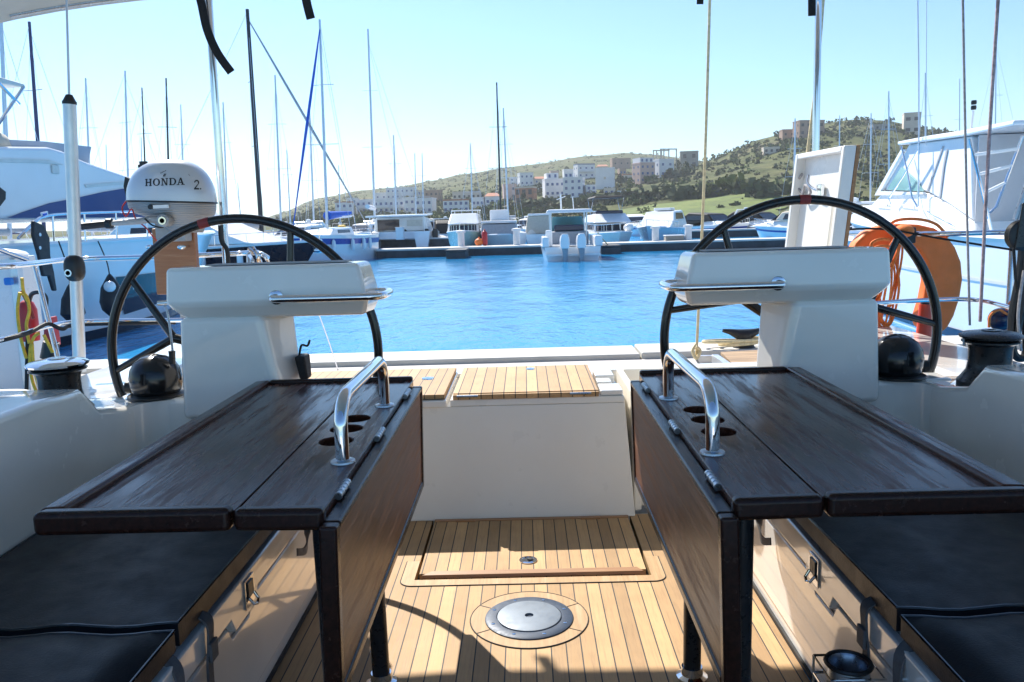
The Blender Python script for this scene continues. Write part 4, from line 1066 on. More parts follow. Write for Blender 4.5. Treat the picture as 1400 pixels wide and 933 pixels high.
# ---------------------------------------------------------------- boat generators (local: bow at +y, waterline at z = 0)
def hull_rings(L, B_, fb, sheer=.25, rake=.10, tuck=.80, fine=2.2, draft=.35, n=16):
    rings = []
    for i in range(n + 1):
        s = i / n
        w_ = B_ / 2 * (1 - max(0, (s - .42) / .58) ** fine) * (.92 + .08 * min(1, s / .3))
        w_ = max(w_, .02)
        wl = w_ * (tuck - .38 * max(0, (s - .5) / .5) ** 1.4)
        sh = fb * (1 + sheer * s * s)
        row = []
        for k, (f, hz) in enumerate(((0, -draft), (.75, -.12), (1, 0), (1.0, .5), (1.0, 1.0))):
            ww = 0 if k == 0 else (wl * .82 if k == 1 else (wl if k == 2 else (wl + (w_ - wl) * (.62 if k == 3 else 1))))
            z = hz if k < 2 else (0 if k == 2 else sh * hz)
            y = -L / 2 + L * s - L * rake * (s ** 5) * (1 - max(0, z) / sh)
            row.append((ww, y, z))
        rings.append(row)
    return rings
def hull(name, parent, mat, L, B_, fb, deck=None, **kw):
    rg = hull_rings(L, B_, fb, **kw); b = MB(); n = len(rg)
    P = [[b.bm.verts.new((-x, y, z)) for x, y, z in row] + [b.bm.verts.new((x, y, z)) for x, y, z in reversed(row)] for row in rg]
    m = len(P[0])
    for i in range(n - 1):
        for j in range(m - 1): b.bm.faces.new([P[i][j], P[i + 1][j], P[i + 1][j + 1], P[i][j + 1]])
        b.bm.faces.new([P[i][m // 2 - 1], P[i + 1][m // 2 - 1], P[i + 1][m // 2], P[i][m // 2]]) if False else None
    b.bm.faces.new(P[0]); b.bm.faces.new(list(reversed(P[-1])))
    bmesh.ops.remove_doubles(b.bm, verts=b.bm.verts[:], dist=1e-4)
    h = b.build(name, mat, parent, angle=40)
    b = MB(); D = []
    for row in rg:
        x, y, z = row[-1]
        D.append([b.bm.verts.new((-x * .985, y, z - .01)), b.bm.verts.new((0, y, z + .05)), b.bm.verts.new((x * .985, y, z - .01))])
    for i in range(n - 1):
        for j in range(2): b.bm.faces.new([D[i][j], D[i + 1][j], D[i + 1][j + 1], D[i][j + 1]])
    b.build('deck', deck or M['boatwhite'], h, angle=40)
    return rg, h
def rub_rail(parent, rg, mat, r=.035, h=1.0, nm='rub_rail'):
    def at(row, s):
        a, c = Vector(row[3]), Vector(row[4]); p = a.lerp(c, (h - .5) / .5); return Vector((s * (p.x + .005), p.y, p.z))
    b = MB(); b.tube([at(r_, -1) for r_ in rg] + [at(r_, 1) for r_ in reversed(rg)], r, 6); return b.build(nm, mat, parent)
def stripe(parent, rg, mat, h0, h1, nm='hull_stripe', s0=0, s1=1):
    for s in (-1, 1):
        b = MB(); prev = None
        k0, k1 = int(s0 * (len(rg) - 1)), int(s1 * (len(rg) - 1))
        for row in rg[k0:k1 + 1]:
            def pt(h):
                A = Vector(row[2]); Bm = Vector(row[3]); C = Vector(row[4])
                p = A.lerp(Bm, h / .5) if h < .5 else Bm.lerp(C, (h - .5) / .5)
                return b.bm.verts.new((s * (p.x + .015), p.y, p.z))
            cur = (pt(h0), pt(h1))
            if prev: b.bm.faces.new([prev[0], cur[0], cur[1], prev[1]])
            prev = cur
        b.build(nm, mat, parent, smooth=False)
def cabin(name, parent, mat, prof, wb, wt, bevel=.05):
    """side profile [(y,z)] extruded across, narrowing towards its top"""
    z0 = min(p[1] for p in prof); z1 = max(p[1] for p in prof); b = MB()
    def hw(z): return wb + (wt - wb) * (z - z0) / max(1e-6, z1 - z0)
    b.hexa([(-hw(z), y, z) for y, z in prof], [(hw(z), y, z) for y, z in prof])
    return b.build(name, mat, parent, bevel=bevel), hw
def side_windows(parent, hw, rects, mat, nm='side_window'):
    for (y0, y1, z0, z1, sl) in rects:
        for s in (-1, 1):
            b = MB(); b.slab([(s * hw(z0), y0, z0), (s * hw(z0), y1, z0), (s * hw(z1), y1 - sl, z1), (s * hw(z1), y0, z1)], .03, .5)
            b.build(nm, mat, parent, smooth=False)
def front_window(parent, hw, ya, za, yb, zb, mat, n=1, m0=.06, nm='windshield', t=.03):
    """band on a sloped face from (ya,za) bottom to (yb,zb) top, in n panes"""
    for i in range(n):
        u0, u1 = -1 + 2 * (i + .06) / n, -1 + 2 * (i + .94) / n
        b = MB(); q0, q1 = hw(za) - m0, hw(zb) - m0
        b.slab([(u0 * q0, ya, za), (u1 * q0, ya, za), (u1 * q1, yb, zb), (u0 * q1, yb, zb)], t, .4)
        b.build(nm, mat, parent, smooth=False)
def bow_rail(parent, rg, s0, h, mat, r=.016, posts=5, both=True):
    rows = [r_ for i, r_ in enumerate(rg) if i / (len(rg) - 1) >= s0]
    L_ = [Vector((-r_[4][0] * .93, r_[4][1] - .05, r_[4][2] + h)) for r_ in rows]; R_ = [Vector((-p.x, p.y, p.z)) for p in L_]
    b = MB(); b.tube(L_ + list(reversed(R_)), r, 6); o = b.build('bow_rail', mat, parent)
    for i in range(0, len(rows), max(1, len(rows) // posts)):
        for p in (L_[i], R_[i]):
            b = MB(); b.cyl(p, p - Vector((0, 0, h)), r * .8, n=6); b.build('stanchion', mat, o)
def boat(name, label, cat, px_, Yd, rz, group):
    p = at_y(px_, horizon(px_), Yd)
    return thing(name, label, cat, (p.x, Yd, WATER), rz, group, local=True)
def outboard(parent, x, y, z, mat_top, mat_low, k=1.0):
    b = MB(); b.hexa([(x - .20 * k, y - .35 * k, z), (x + .20 * k, y - .35 * k, z), (x + .22 * k, y + .25 * k, z), (x - .22 * k, y + .25 * k, z)],
                     [(x - .15 * k, y - .30 * k, z + .85 * k), (x + .15 * k, y - .30 * k, z + .85 * k), (x + .2 * k, y + .2 * k, z + .72 * k), (x - .2 * k, y + .2 * k, z + .72 * k)])
    bmesh.ops.subdivide_edges(b.bm, edges=[e for e in b.bm.edges if abs(e.verts[0].co.z - e.verts[1].co.z) > .5 * k], cuts=2)
    for v in b.bm.verts:
        t = (v.co.z - z) / (.85 * k); f = 1 + .30 * math.sin(math.pi * min(1, t))
        v.co.x = x + (v.co.x - x) * f
    e = b.build('engine_cowl', mat_top, parent, bevel=.07 * k, seg=3)
    b = MB(); b.hexa([(x - .08 * k, y - .12 * k, z - 1.0 * k), (x + .08 * k, y - .12 * k, z - 1.0 * k), (x + .08 * k, y + .15 * k, z - 1.0 * k), (x - .08 * k, y + .15 * k, z - 1.0 * k)],
                     [(x - .16 * k, y - .28 * k, z - .01), (x + .16 * k, y - .28 * k, z - .01), (x + .16 * k, y + .2 * k, z - .01), (x - .16 * k, y + .2 * k, z - .01)])
    b.build('engine_leg', mat_low, e, bevel=.03 * k)
GB = 'motor boats moored at the far pontoons'
# ---- sailing yachts
def sail_yacht(px_, ytop, d, label, mast='mastpale', hullm='boatwhite', rz=None, thick=.085, jib=None, boomcover=None, L=10.5, spreaders=2, detail=True, top_px=None, fb=1.0, stay=True):
    hz = horizon(px_)
    if d is None: d = 12.2 * F / max(60, hz - ytop)
    tp = at_y(top_px if top_px is not None else px_, ytop, d)
    H_ = tp.z - WATER
    if rz is None: rz = rnd2.uniform(-.5, .5) + (math.pi if rnd2.random() < .5 else 0)
    base = at_y(px_, hz, d)
    t_ = thing('sailing_yacht', label, 'sailboat', (base.x, d, WATER), rz, 'sailing yachts moored around the marina', local=True)
    rg, h = hull('hull', t_, M[hullm], L, L * .31, fb, sheer=.18, rake=.12, tuck=.86, n=12)
    stripe(h, rg, M['bluestripe'], .68, .88)
    c, hw = cabin('coachroof', t_, M['boatwhite'], [(-L * .18, fb + .02), (L * .22, fb + .08), (L * .12, fb + .42), (-L * .18, fb + .50)], L * .105, L * .085, .06)
    side_windows(c, hw, [(-L * .12, L * .08, fb + .2, fb + .36, .1)], M['darkglass'])
    # mast leans towards its photographed top
    top = t_.matrix_basis.inverted() @ tp
    foot = Vector((0, L * .06, fb + .3)); top = Vector((top.x, top.y, H_)) + Vector((0, L * .06, 0)) * 0
    foot = Vector((0, 0, fb + .3))
    ax = (top - foot)
    b = MB(); b.tube([foot, foot + ax * .5, top], [thick, thick * .95, thick * .7], 10); mo = b.build('mast', M[mast], t_)
    side = Vector((math.cos(-rz), math.sin(-rz), 0)) if detail else Vector((1, 0, 0))
    for k in range(spreaders):
        f = (.42, .70)[k] if spreaders > 1 else .6
        p = foot + ax * f; w_ = L * (.085 - .018 * k)
        b = MB(); b.tube([p - Vector((w_, .1, 0)), p, p + Vector((w_, -.1, 0))], .018, 6); b.build('spreader', M[mast], mo)
    if stay:
        bowp = Vector((0, L / 2 - .15, fb * 1.18)); strn = Vector((0, -L / 2 + .1, fb))
        b = MB(); b.cyl(top - ax * .01, strn, .012, n=5); b.build('backstay', M['mastpale'], mo)
        if jib:
            P = [(top - ax * .04).lerp(bowp, i / 8) for i in range(9)]
            b = MB(); b.tube(P, [.03 + .045 * math.sin(math.pi * min(1, i / 7)) for i in range(9)], 8); b.build('furled_sail', M[jib], t_)
        else:
            b = MB(); b.cyl(top - ax * .04, bowp, .014, n=5); b.build('forestay', M['mastpale'], mo)
        for s in (-1, 1):
            b = MB(); b.tube([foot + ax * .92, foot + ax * .42 + Vector((s * L * .085, -.1, 0)), Vector((s * L * .145, 0, fb))], .010, 5); b.build('shroud', M['mastpale'], mo)
    bz = fb + 1.0
    b = MB(); b.cyl(Vector((0, -.1, bz)), Vector((0, -L * .40, bz + .1)), .07, n=8); bo = b.build('boom', M[mast], t_)
    P = [Vector((0, -.12 - (L * .38) * i / 8, bz + .12 + .02 * i)) for i in range(9)]
    b = MB(); b.tube(P, [.24 - .018 * i for i in range(9)], 10); b.build('sail_cover', M[boomcover or 'greycanvas'], bo)
    b = MB(); b.tube([(-L * .1, -L * .2, fb + .5), (-L * .09, -L * .22, fb + 1.1), (L * .09, -L * .22, fb + 1.1), (L * .1, -L * .2, fb + .5)], .02, 6); b.build('spray_hood_frame', M['chrome'], t_)
    bow_rail(t_, rg, .72, .55, M['chrome'], .014, 3)
    return t_
rnd2 = random.Random(3)
for a in (
 # px base, y top, d, label, options
 (60, 30, 52, 'sailing yacht with the thick navy mast at the far left', dict(mast='mastnavy', thick=.12, top_px=40)),
 (12, 20, 46, 'sailing yacht with the pale thick mast at the very left edge', dict(thick=.12, top_px=1)),
 (125, 107, None, 'sailing yacht whose slim mast stands just right of the antenna pole', dict(top_px=117)),
 (176, 97, None, 'sailing yacht whose tall pale mast rises above the left end of the outboard motor', dict(top_px=171)),
 (201, 120, None, 'sailing yacht whose dark mast leans above the middle of the outboard motor', dict(mast='mastdark', thick=.07, top_px=194)),
 (232, 107, None, 'sailing yacht whose black mast rises straight above the lettering on the outboard motor', dict(mast='mastdark', top_px=227)),
 (253, 143, None, 'sailing yacht whose short pale mast stands above the right end of the outboard motor', dict(top_px=247, thick=.07)),
 (195, 188, 100, 'distant sailing yacht with a tiny grey mast showing above the outboard motor', dict(top_px=193, thick=.07, stay=False)),
 (146, 198, 105, 'distant sailing yacht with a tiny mast over the flybridge windscreen of the left motor yacht', dict(top_px=145, thick=.07, stay=False)),
 (311, 140, None, 'sailing yacht whose grey mast stands just right of the left steel post', dict(top_px=305)),
 (357, 13, 46, 'sailing yacht with the tallest black mast left of the blue covered ketch', dict(mast='mastdark', thick=.13, top_px=338, rz=-1.15, jib='greycanvas', L=13)),
 (384, 103, None, 'sailing yacht whose pale mast stands right of the tallest black mast', dict(top_px=376)),
 (397, 205, 95, 'distant sailing yacht with a thin mast between the black mast and the blue furled sail', dict(top_px=392, thick=.07)),
 (330, 250, 120, 'distant sailing yacht with a stub of mast under the tallest black mast', dict(top_px=325, thick=.07, stay=False)),
 (429, 145, 74, 'sailing yacht whose pale mast stands just behind the blue furled sail', dict(top_px=423)),
 (465, 226, 110, 'distant sailing yacht with a short mast before the white hillside terrace', dict(top_px=463, thick=.07, stay=False)),
 (542, 185, 88, 'sailing yacht whose mast stands right of the white catamaran mast', dict(top_px=538)),
 (569, 210, 100, 'distant sailing yacht with the left one of two small masts before the white houses', dict(top_px=567, thick=.07, stay=False)),
 (579, 210, 104, 'distant sailing yacht with the right one of two small masts before the white houses', dict(top_px=577, thick=.07, stay=False)),
 (646, 196, 92, 'sailing yacht whose thin mast stands behind the white and teal motor cruiser', dict(top_px=643, thick=.07)),
 (685, 113, 66, 'sailing yacht with the dark tall mast above the grey covered motor boat', dict(mast='mastdark', top_px=679, thick=.08, rz=.1)),
 (695, 148, 76, 'sailing yacht with the pale mast just right of the dark tall one', dict(top_px=688, rz=3.0)),
 (1086, 162, 84, 'sailing yacht whose pale mast stands left of the upright white lid', dict(top_px=1087)),
 (1147, 158, 90, 'sailing yacht with a faint mast right of the second steel post', dict(top_px=1148, thick=.07, stay=False)),
 (1190, 155, 90, 'sailing yacht whose pale mast stands right of the upright white lid', dict(top_px=1191)),
 (1216, 125, 80, 'sailing yacht with the tallest pale mast left of the hilltop tower', dict(top_px=1215)),
 (1266, 100, 84, 'sailing yacht whose thin mast stands right of the hilltop tower', dict(top_px=1265)),
 (1312, 108, 96, 'sailing yacht with a faint mast beside the blue grey line on the right', dict(top_px=1312, thick=.07, stay=False)),
 (1360, 60, 84, 'sailing yacht whose mast rises above the radar of the right motor yacht', dict(top_px=1362, thick=.07)),
):
    sail_yacht(a[0], a[1], a[2], a[3], **a[4])
# the ketch with blue covers
K = sail_yacht(447, 27, 44, 'sailing yacht with blue stripe, blue sail covers and white fenders left of the pontoon', thick=.075, top_px=437, rz=R(171), jib='bluecanvas', boomcover='bluecanvas', L=9.0, fb=1.35)
for (x, y) in ((1.28, -2.6), (1.36, -1.4), (1.33, .2), (1.0, 2.0)):
    for s in ((-1, 1)):
        b = MB(); b.lathe([(.03, 1.25), (.10, 1.15), (.11, .75), (.06, .62), (.02, .60)], (s * (x + .12), y, 0), 12); b.build('fender', M['boatwhite'], K)
b = MB(); b.box((.7, -3.9, 1.75), (.5, .3, .4)); b.build('lifebuoy_bag', M['yellow'], K, bevel=.12)
# catamaran
t_ = boat('catamaran', 'white sailing catamaran with a dark saloon window behind the left pile', 'catamaran', 552, 72, 0, 'sailing yachts moored around the marina'); t_.scale = (.92, .9, .84)
for s in (-1, 1):
    b = MB(); L_ = 11
    rows = []
    for i in range(9):
        u = i / 8; w_ = .7 * (1 - max(0, (u - .5) / .5) ** 2.2) + .02
        rows.append([b.bm.verts.new((s * 2.3 + sx * w_ * f, -5.5 + L_ * u, z)) for sx, f, z in ((-1, 1, 1.5), (-1, .7, 0), (0, 1, -.3), (1, .7, 0), (1, 1, 1.5))])
    for i in range(8):
        for j in range(4): b.bm.faces.new([rows[i][j], rows[i + 1][j], rows[i + 1][j + 1], rows[i][j + 1]])
        b.bm.faces.new([rows[i][4], rows[i + 1][4], rows[i + 1][0], rows[i][0]])
    b.bm.faces.new(rows[0]); b.build('hull', M['boatwhite'], t_)
b = MB(); b.bb(-2.3, 2.3, -4.4, 3.0, .8, 1.5); b.build('bridge_deck', M['boatwhite'], t_)
c, hw = cabin('saloon', t_, M['boatwhite'], [(-2.2, 1.5), (2.6, 1.5), (1.2, 2.75), (-2.2, 2.95)], 2.5, 2.25, .12)
b = MB(); b.bb(-2.1, -.1, -2.26, -2.20, 1.62, 2.7); b.build('saloon_door', M['darkglass'], c)
b = MB(); b.bb(.6, 2.0, -2.26, -2.20, 2.0, 2.6); b.build('saloon_window', M['offwhite'], c)
b = MB(); b.slab([(-2.75, -4.6, 2.98), (2.75, -4.6, 2.98), (2.6, 1.4, 3.1), (-2.6, 1.4, 3.1)], .16); b.build('hardtop', M['boatwhite'], t_, bevel=.05)
for s in (-1, 1):
    b = MB(); b.cyl((s * 2.4, -4.3, 1.5), (s * 2.4, -4.3, 2.98), .05, n=8); b.build('hardtop_post', M['boatwhite'], t_)
tp = at_y(503, 40, 72); tl_ = t_.matrix_basis.inverted() @ tp; ft = t_.matrix_basis.inverted() @ at_y(512, 290, 72); ft.z = 3.0
b = MB(); b.tube([ft, ft.lerp(tl_, .5), tl_], [.11, .10, .075], 10); mo = b.build('mast', M['mastpale'], t_)
for f, w_ in ((.38, .9), (.68, .7)):
    p = ft.lerp(tl_, f); b = MB(); b.tube([p - Vector((w_, 0, 0)), p + Vector((w_, 0, 0))], .02, 6); b.build('spreader', M['mastpale'], mo)
for q in ((-2.6, -1, 1.5), (2.6, -1, 1.5), (0, 4.5, 1.4)):
    b = MB(); b.cyl(ft.lerp(tl_, .93), q, .014, n=5); b.build('stay', M['mastpale'], mo)
b = MB(); b.tube([ft + Vector((0, -.2, .9)), ft + Vector((.2, -4.5, 1.0))], .22, 10); b.build('boom_cover', M['canvas'], mo)

# ---- pontoons
def pontoon(name, label, px0, Y0, px1, Y1, w_, z, th, group='floating pontoons'):
    a, c = at_y(px0, 0, Y0), at_y(px1, 0, Y1)
    a, c = Vector((a.x, Y0, 0)), Vector((c.x, Y1, 0)); d = (c - a); n = Vector((-d.y, d.x, 0)).normalized() * w_
    t_ = thing(name, label, 'pontoon', (a.x, a.y, WATER), group=group)
    def q(z_): return [Vector((p.x, p.y, z_)) for p in (a, c, c + n, a + n)]
    b = MB(); b.hexa(q(WATER - .3), q(z - th)); b.build('float', M['pontoondark'], t_)
    def q2(z_): 
        e = n.normalized() * .05
        return [Vector((p.x, p.y, z_)) for p in (a - e, c - e, c + n + e, a + n + e)]
    b = MB(); b.hexa(q2(z - th + .004), q2(z)); b.build('walkway', M['pontoondeck'], t_)
    return t_
pontoon('pontoon', 'long pale topped pontoon with dark sides crossing behind the blue water', 496, 47.5, 1200, 46.5, 2.0, -.25, .10)
pontoon('pontoon', 'further dark sided pontoon behind the catamaran piles at the left', 480, 70, 612, 67, 2.2, -.05, .12)
pontoon('pontoon', 'further dark sided pontoon seen right of the tan mooring line', 925, 70, 1180, 68, 2.2, -.1, .12)
for px_, Yd, lab in ((623, 44.8, 'dark floating block at the left pontoon head, before the teal cruiser'), (834, 44.8, 'dark floating block beside the centre console boat, tied to it by a rope')):
    p = at_y(px_, horizon(px_), Yd); t_ = thing('mooring_block', lab, 'mooring block', (p.x, Yd, WATER), group='dark pontoon heads')
    b = MB(); b.bb(p.x - .55, p.x + .5, Yd - .5, Yd + 1.9, WATER - .3, -.38); b.build('block_body', M['pontoondark'], t_, bevel=.04)
    b = MB(); b.bb(p.x - .58, p.x + .53, Yd - .53, Yd + 1.93, -.376, -.28); b.build('block_top', M['pontoondark'], t_, bevel=.02)
t_ = thing('mooring_rope', 'pale mooring rope from the centre console boat to the dark block', 'rope', at_y(834, 332, 45))
b = MB(); b.tube(smooth_path([at_y(817, 318, 44.5), at_y(824, 327, 44.8), at_y(832, 336, 45.2)]), .03, 6); b.build('rope_line', M['tanrope'], t_)
for px_, ytop, ybot, Yd, lab in ((512, 318, 344, 49, 'white pile at the left end of the long pontoon'), (630, 316, 338, 49, 'white pile in front of the teal and white cruiser'),
        (706, 313, 338, 48.5, 'white pile between the grey covered boat and the centre console boat'), (896, 310, 335, 48.5, 'white pile in front of the pale blue cruiser'),
        (941, 308, 333, 48.5, 'white pile right of the dark grey dock box')):
    a, c = at_y(px_, ytop, Yd), at_y(px_, ybot, Yd)
    t_ = thing('pile', lab, 'pile', (c.x, Yd, -.25), group='white piles on the pontoon')
    w_ = .20
    b = MB(); b.lathe([(w_, -.25), (w_, a.z - .12)], (a.x, Yd, 0), 16); b.build('pile_shaft', M['pilewhite'], t_)
    b = MB(); b.lathe([(w_ + .08, a.z - .118), (w_ + .08, a.z), (.02, a.z + .05)], (a.x, Yd, 0), 16); b.build('pile_cap', M['pilewhite'], t_)
for px_, Yd, wpx, y0, y1, m_, lab in ((546, 66, 11, 311, 328, 'pilewhite', 'pale blue grey dock box on the far pontoon right of the catamaran'), (923, 48.3, 25, 322, 334, 'wallgrey', 'dark grey dock box between two white piles on the pontoon')):
    a, c = at_y(px_ - wpx / 2, y0, Yd), at_y(px_ + wpx / 2, y1, Yd)
    t_ = thing('dock_box', lab, 'dock box', ((a.x + c.x) / 2, Yd, c.z))
    b = MB(); b.bb(a.x, c.x, Yd, Yd + .8, c.z, a.z - .06); b.build('box_body', M[m_], t_, bevel=.03)
    b = MB(); b.bb(a.x - .03, c.x + .03, Yd - .03, Yd + .83, a.z - .057, a.z); b.build('box_lid', M['pilewhite'], t_, bevel=.02)
p = at_y(655, 334, 48.8); t_ = thing('buoy', 'small orange round buoy lying on the pontoon by the red fender', 'buoy', p)
b = MB(); b.ell((p.x, 48.8, -.02), (.26, .26, .22), 16, 10); b.build('buoy_ball', M['orange'], t_)
b = MB(); b.lathe([(.05, .19), (.05, .27), (.02, .28)], (p.x, 48.8, 0), 10); b.build('buoy_eye', M['orange'], t_)
p = at_y(663, 335, 48.8); t_ = thing('fender', 'tall red fender standing on the pontoon by the orange buoy', 'fender', p)
b = MB(); b.lathe([(.08, -.24), (.16, -.16), (.17, .5), (.10, .60), (.03, .64)], (p.x, 48.8, 0), 16); b.build('fender_body', M['red'], t_)
b = MB(); b.lathe([(.05, .62), (.05, .70), (.01, .72)], (p.x, 48.8, 0), 10); b.build('fender_eye', M['red'], t_)

# ---- centre console boat with two engines, stern towards us
t_ = boat('centre_console_boat', 'white centre console boat with twin white outboards and a T-top, stern to the viewer', 'motor boat', 776, 42.6, 0, GB); t_.scale = (.90, 1, .82)
rg, h = hull('hull', t_, M['boatwhite'], 8.0, 3.15, .80, tuck=.9, sheer=.35)
rub_rail(h, rg, M['greycanvas'], .03)
b = MB(); b.bb(-1.55, -1.18, -4.0, -1.0, .80, 1.38); b.build('quarter_block', M['boatwhite'], t_, bevel=.08)
b = MB(); b.bb(1.12, 1.55, -4.0, -1.0, .80, 1.40); b.build('quarter_block', M['boatwhite'], t_, bevel=.08)
b = MB(); b.bb(-1.1, 1.1, -1.0, .9, .82, 1.6); b.build('console', M['greycanvas'], t_, bevel=.08)
b = MB(); b.bb(-.8, .85, -.9, .3, 1.65, 2.0); b.build('seat_back', M['navy'], t_, bevel=.06)
b = MB(); b.bb(-1.35, -1.0, -3.2, -2.7, .82, 1.75); b.build('bait_tank', M['boatwhite'], t_, bevel=.08)
b = MB(); b.slab([(-1.0, .8, 1.6), (1.0, .8, 1.6), (.85, .3, 2.5), (-.85, .3, 2.5)], .03); b.build('screen', M['tealglass'], t_)
for s in (-1, 1):
    for y in (-1.0, .9):
        b = MB(); b.tube([(s * .95, y, .85), (s * 1.0, y * .9, 2.75)], .045, 8); b.build('top_post', M['alu'], t_)
b = MB(); b.hexa([(-1.3, -1.9, 2.72), (1.3, -1.9, 2.72), (1.15, 1.6, 2.76), (-1.15, 1.6, 2.76)], [(-1.2, -1.8, 2.92), (1.2, -1.8, 2.92), (1.0, 1.4, 2.98), (-1.0, 1.4, 2.98)]); tt = b.build('t_top', M['boatwhite'], t_, bevel=.05)
b = MB(); b.tube([(-.35, 0, 2.95), (-.38, 0, 3.9)], .05, 8); b.tube([(-.6, 0, 3.55), (-.1, 0, 3.75)], .03, 6); b.build('antenna_mast', M['boatwhite'], tt)
b = MB(); b.cyl((.35, 0, 2.95), (.3, 0, 3.7), .03, n=6); b.build('antenna', M['boatwhite'], tt)
for x in (-.42, .42): outboard(t_, x, -4.35, .72, M['boatwhite'], M['greycanvas'], 1.0)
b = MB(); b.bb(-1.4, 1.4, -4.25, -4.0, .30, .42); b.build('swim_step', M['boatwhite'], t_)
# ---- white and teal cruiser, bow towards us
t_ = boat('motor_cruiser', 'white flybridge cruiser with a teal hull, bow towards the pontoon, left of the red fender', 'motor boat', 635, 55.5, math.pi, GB); t_.scale = (.80, .9, .66)
rg, h = hull('hull', t_, M['tealhull'], 10, 3.0, 1.80, sheer=.18, tuck=.75)
rub_rail(h, rg, M['boatwhite'], .06)
c, hw = cabin('cabin', t_, M['boatwhite'], [(-4.6, 1.8), (2.0, 1.85), (1.3, 2.65), (-4.6, 2.7)], 1.30, 1.22, .08)
front_window(c, hw, 1.93, 1.98, 1.38, 2.6, M['darkglass'], 1, .03)
side_windows(c, hw, [(-3.6, 1.0, 1.85, 2.4, .5)], M['darkglass'])
f, hw2 = cabin('flybridge', t_, M['boatwhite'], [(-4.4, 2.72), (1.5, 2.68), (.3, 3.75), (-3.8, 3.6)], 1.28, 1.08, .1)
b = MB(); b.slab([(-1.2, -3.6, 4.05), (1.2, -3.6, 4.05), (1.1, -.2, 4.0), (-1.1, -.2, 4.0)], .12); b.build('flybridge_top', M['boatwhite'], t_, bevel=.05)
for s in (-1, 1):
    for y in (-3.4, -.4):
        b = MB(); b.cyl((s * 1.1, y, 3.4), (s * 1.1, y, 4.02), .04, n=6); b.build('top_post', M['boatwhite'], t_)
bow_rail(t_, rg, .6, .7, M['chrome'], .02, 4)
# ---- grey covered boat
t_ = boat('motor_cruiser', 'motor boat wrapped in pale grey covers right of the red fender', 'motor boat', 683, 55, math.pi, GB); t_.scale = (.80, .9, .74)
rg, h = hull('hull', t_, mk('grey_hull', (.47, .48, .47), .4, var=.08, vscale=.6), 9, 3.0, 1.35, sheer=.1, tuck=.8, fine=3.2)
rub_rail(h, rg, M['boatwhite'], .07)
c, hw = cabin('cabin_cover', t_, M['greycanvas'], [(-4.2, 1.38), (3.2, 1.42), (2.8, 2.35), (-4.2, 2.4)], 1.42, 1.35, .12)
b = MB(); b.bb(-1.4, 1.4, -4.2, 2.85, 2.403, 2.62); b.build('cover_top', M['canvas'], t_, bevel=.08)
b = MB(); b.bb(-.75, .75, -2.5, 1.0, 2.623, 3.55); b.build('wheelhouse_cover', M['canvas'], t_, bevel=.1)
b = MB(); b.cyl((.05, 3.9, .3), (.05, 3.95, .95), .02, n=6); b.build('bow_eye', M['boatwhite'], t_)
# ---- beige covered boat
t_ = boat('motor_cruiser', 'motor boat under a brown grey canvas cover left of the centre console boat', 'motor boat', 737, 64, 0, GB); t_.scale = (.8, .9, .80)
rg, h = hull('hull', t_, M['boatwhite'], 8, 2.9, 1.1)
c, hw = cabin('canvas_cover', t_, M['beige'], [(-3.4, 1.1), (1.5, 1.1), (.6, 2.7), (-3.1, 2.75)], 1.35, 1.12, .1)
b = MB(); b.bb(-1.1, 1.1, -3.2, .7, 2.752, 2.95); b.build('cover_top', M['boatwhite'], t_, bevel=.08)
b = MB(); b.hexa([(-1.3, -3.5, 1.05), (-.3, -3.5, 1.05), (-.3, -2.9, 1.05), (-1.3, -2.9, 1.05)], [(-.9, -3.4, 1.5), (-.7, -3.4, 1.5), (-.7, -3.0, 1.5), (-.9, -3.0, 1.5)]); b.build('heaped_tarpaulin', M['offwhite'], t_)
# ---- trawler with dark bimini
t_ = boat('motor_cruiser', 'cream trawler with a dark bimini frame and a round white fender on its bow', 'motor boat', 832, 56, math.pi + .06, GB); t_.scale = (.80, .9, .66)
rg, h = hull('hull', t_, M['offwhite'], 10, 3.5, 1.25, sheer=.25, tuck=.78, fine=3)
rub_rail(h, rg, M['boatwhite'], .07)
c, hw = cabin('wheelhouse', t_, M['boatwhite'], [(-4.0, 1.3), (1.6, 1.45), (1.3, 2.35), (-4.0, 2.4)], 1.45, 1.38, .06)
front_window(c, hw, 1.57, 1.62, 1.38, 2.22, M['darkglass'], 4, .08)
side_windows(c, hw, [(-3.2, .9, 1.7, 2.2, .1)], M['darkglass'])
f, hw2 = cabin('flybridge', t_, M['boatwhite'], [(-4.2, 2.42), (1.9, 2.42), (.7, 3.3), (-3.8, 3.2)], 1.55, 1.30, .08)
b = MB(); b.bb(-1.15, 1.15, -1.6, .5, 3.25, 3.62); b.build('folded_cover', M['navy'], t_, bevel=.12)
b = MB(); b.hexa([(-1.35, -3.0, 4.85), (1.35, -3.0, 4.85), (1.3, .3, 4.9), (-1.3, .3, 4.9)], [(-1.2, -2.8, 5.05), (1.2, -2.8, 5.05), (1.1, .1, 5.1), (-1.1, .1, 5.1)]); bi = b.build('bimini_top', M['greycanvas'], t_, bevel=.05)
bi.data.materials[0] = M['blackweb']
for s in (-1, 1):
    for y in (-2.8, .1):
        b = MB(); b.cyl((s * 1.3, -1.4, 3.2), (s * 1.28, y, 4.88), .02, n=6); b.build('bimini_strut', M['chrome'], t_)
b = MB(); b.ell((-1.05, 3.0, 1.9), (.42, .42, .42), 16, 10); b.build('round_fender', M['boatwhite'], t_)
bow_rail(t_, rg, .55, .75, M['chrome'], .02, 5)
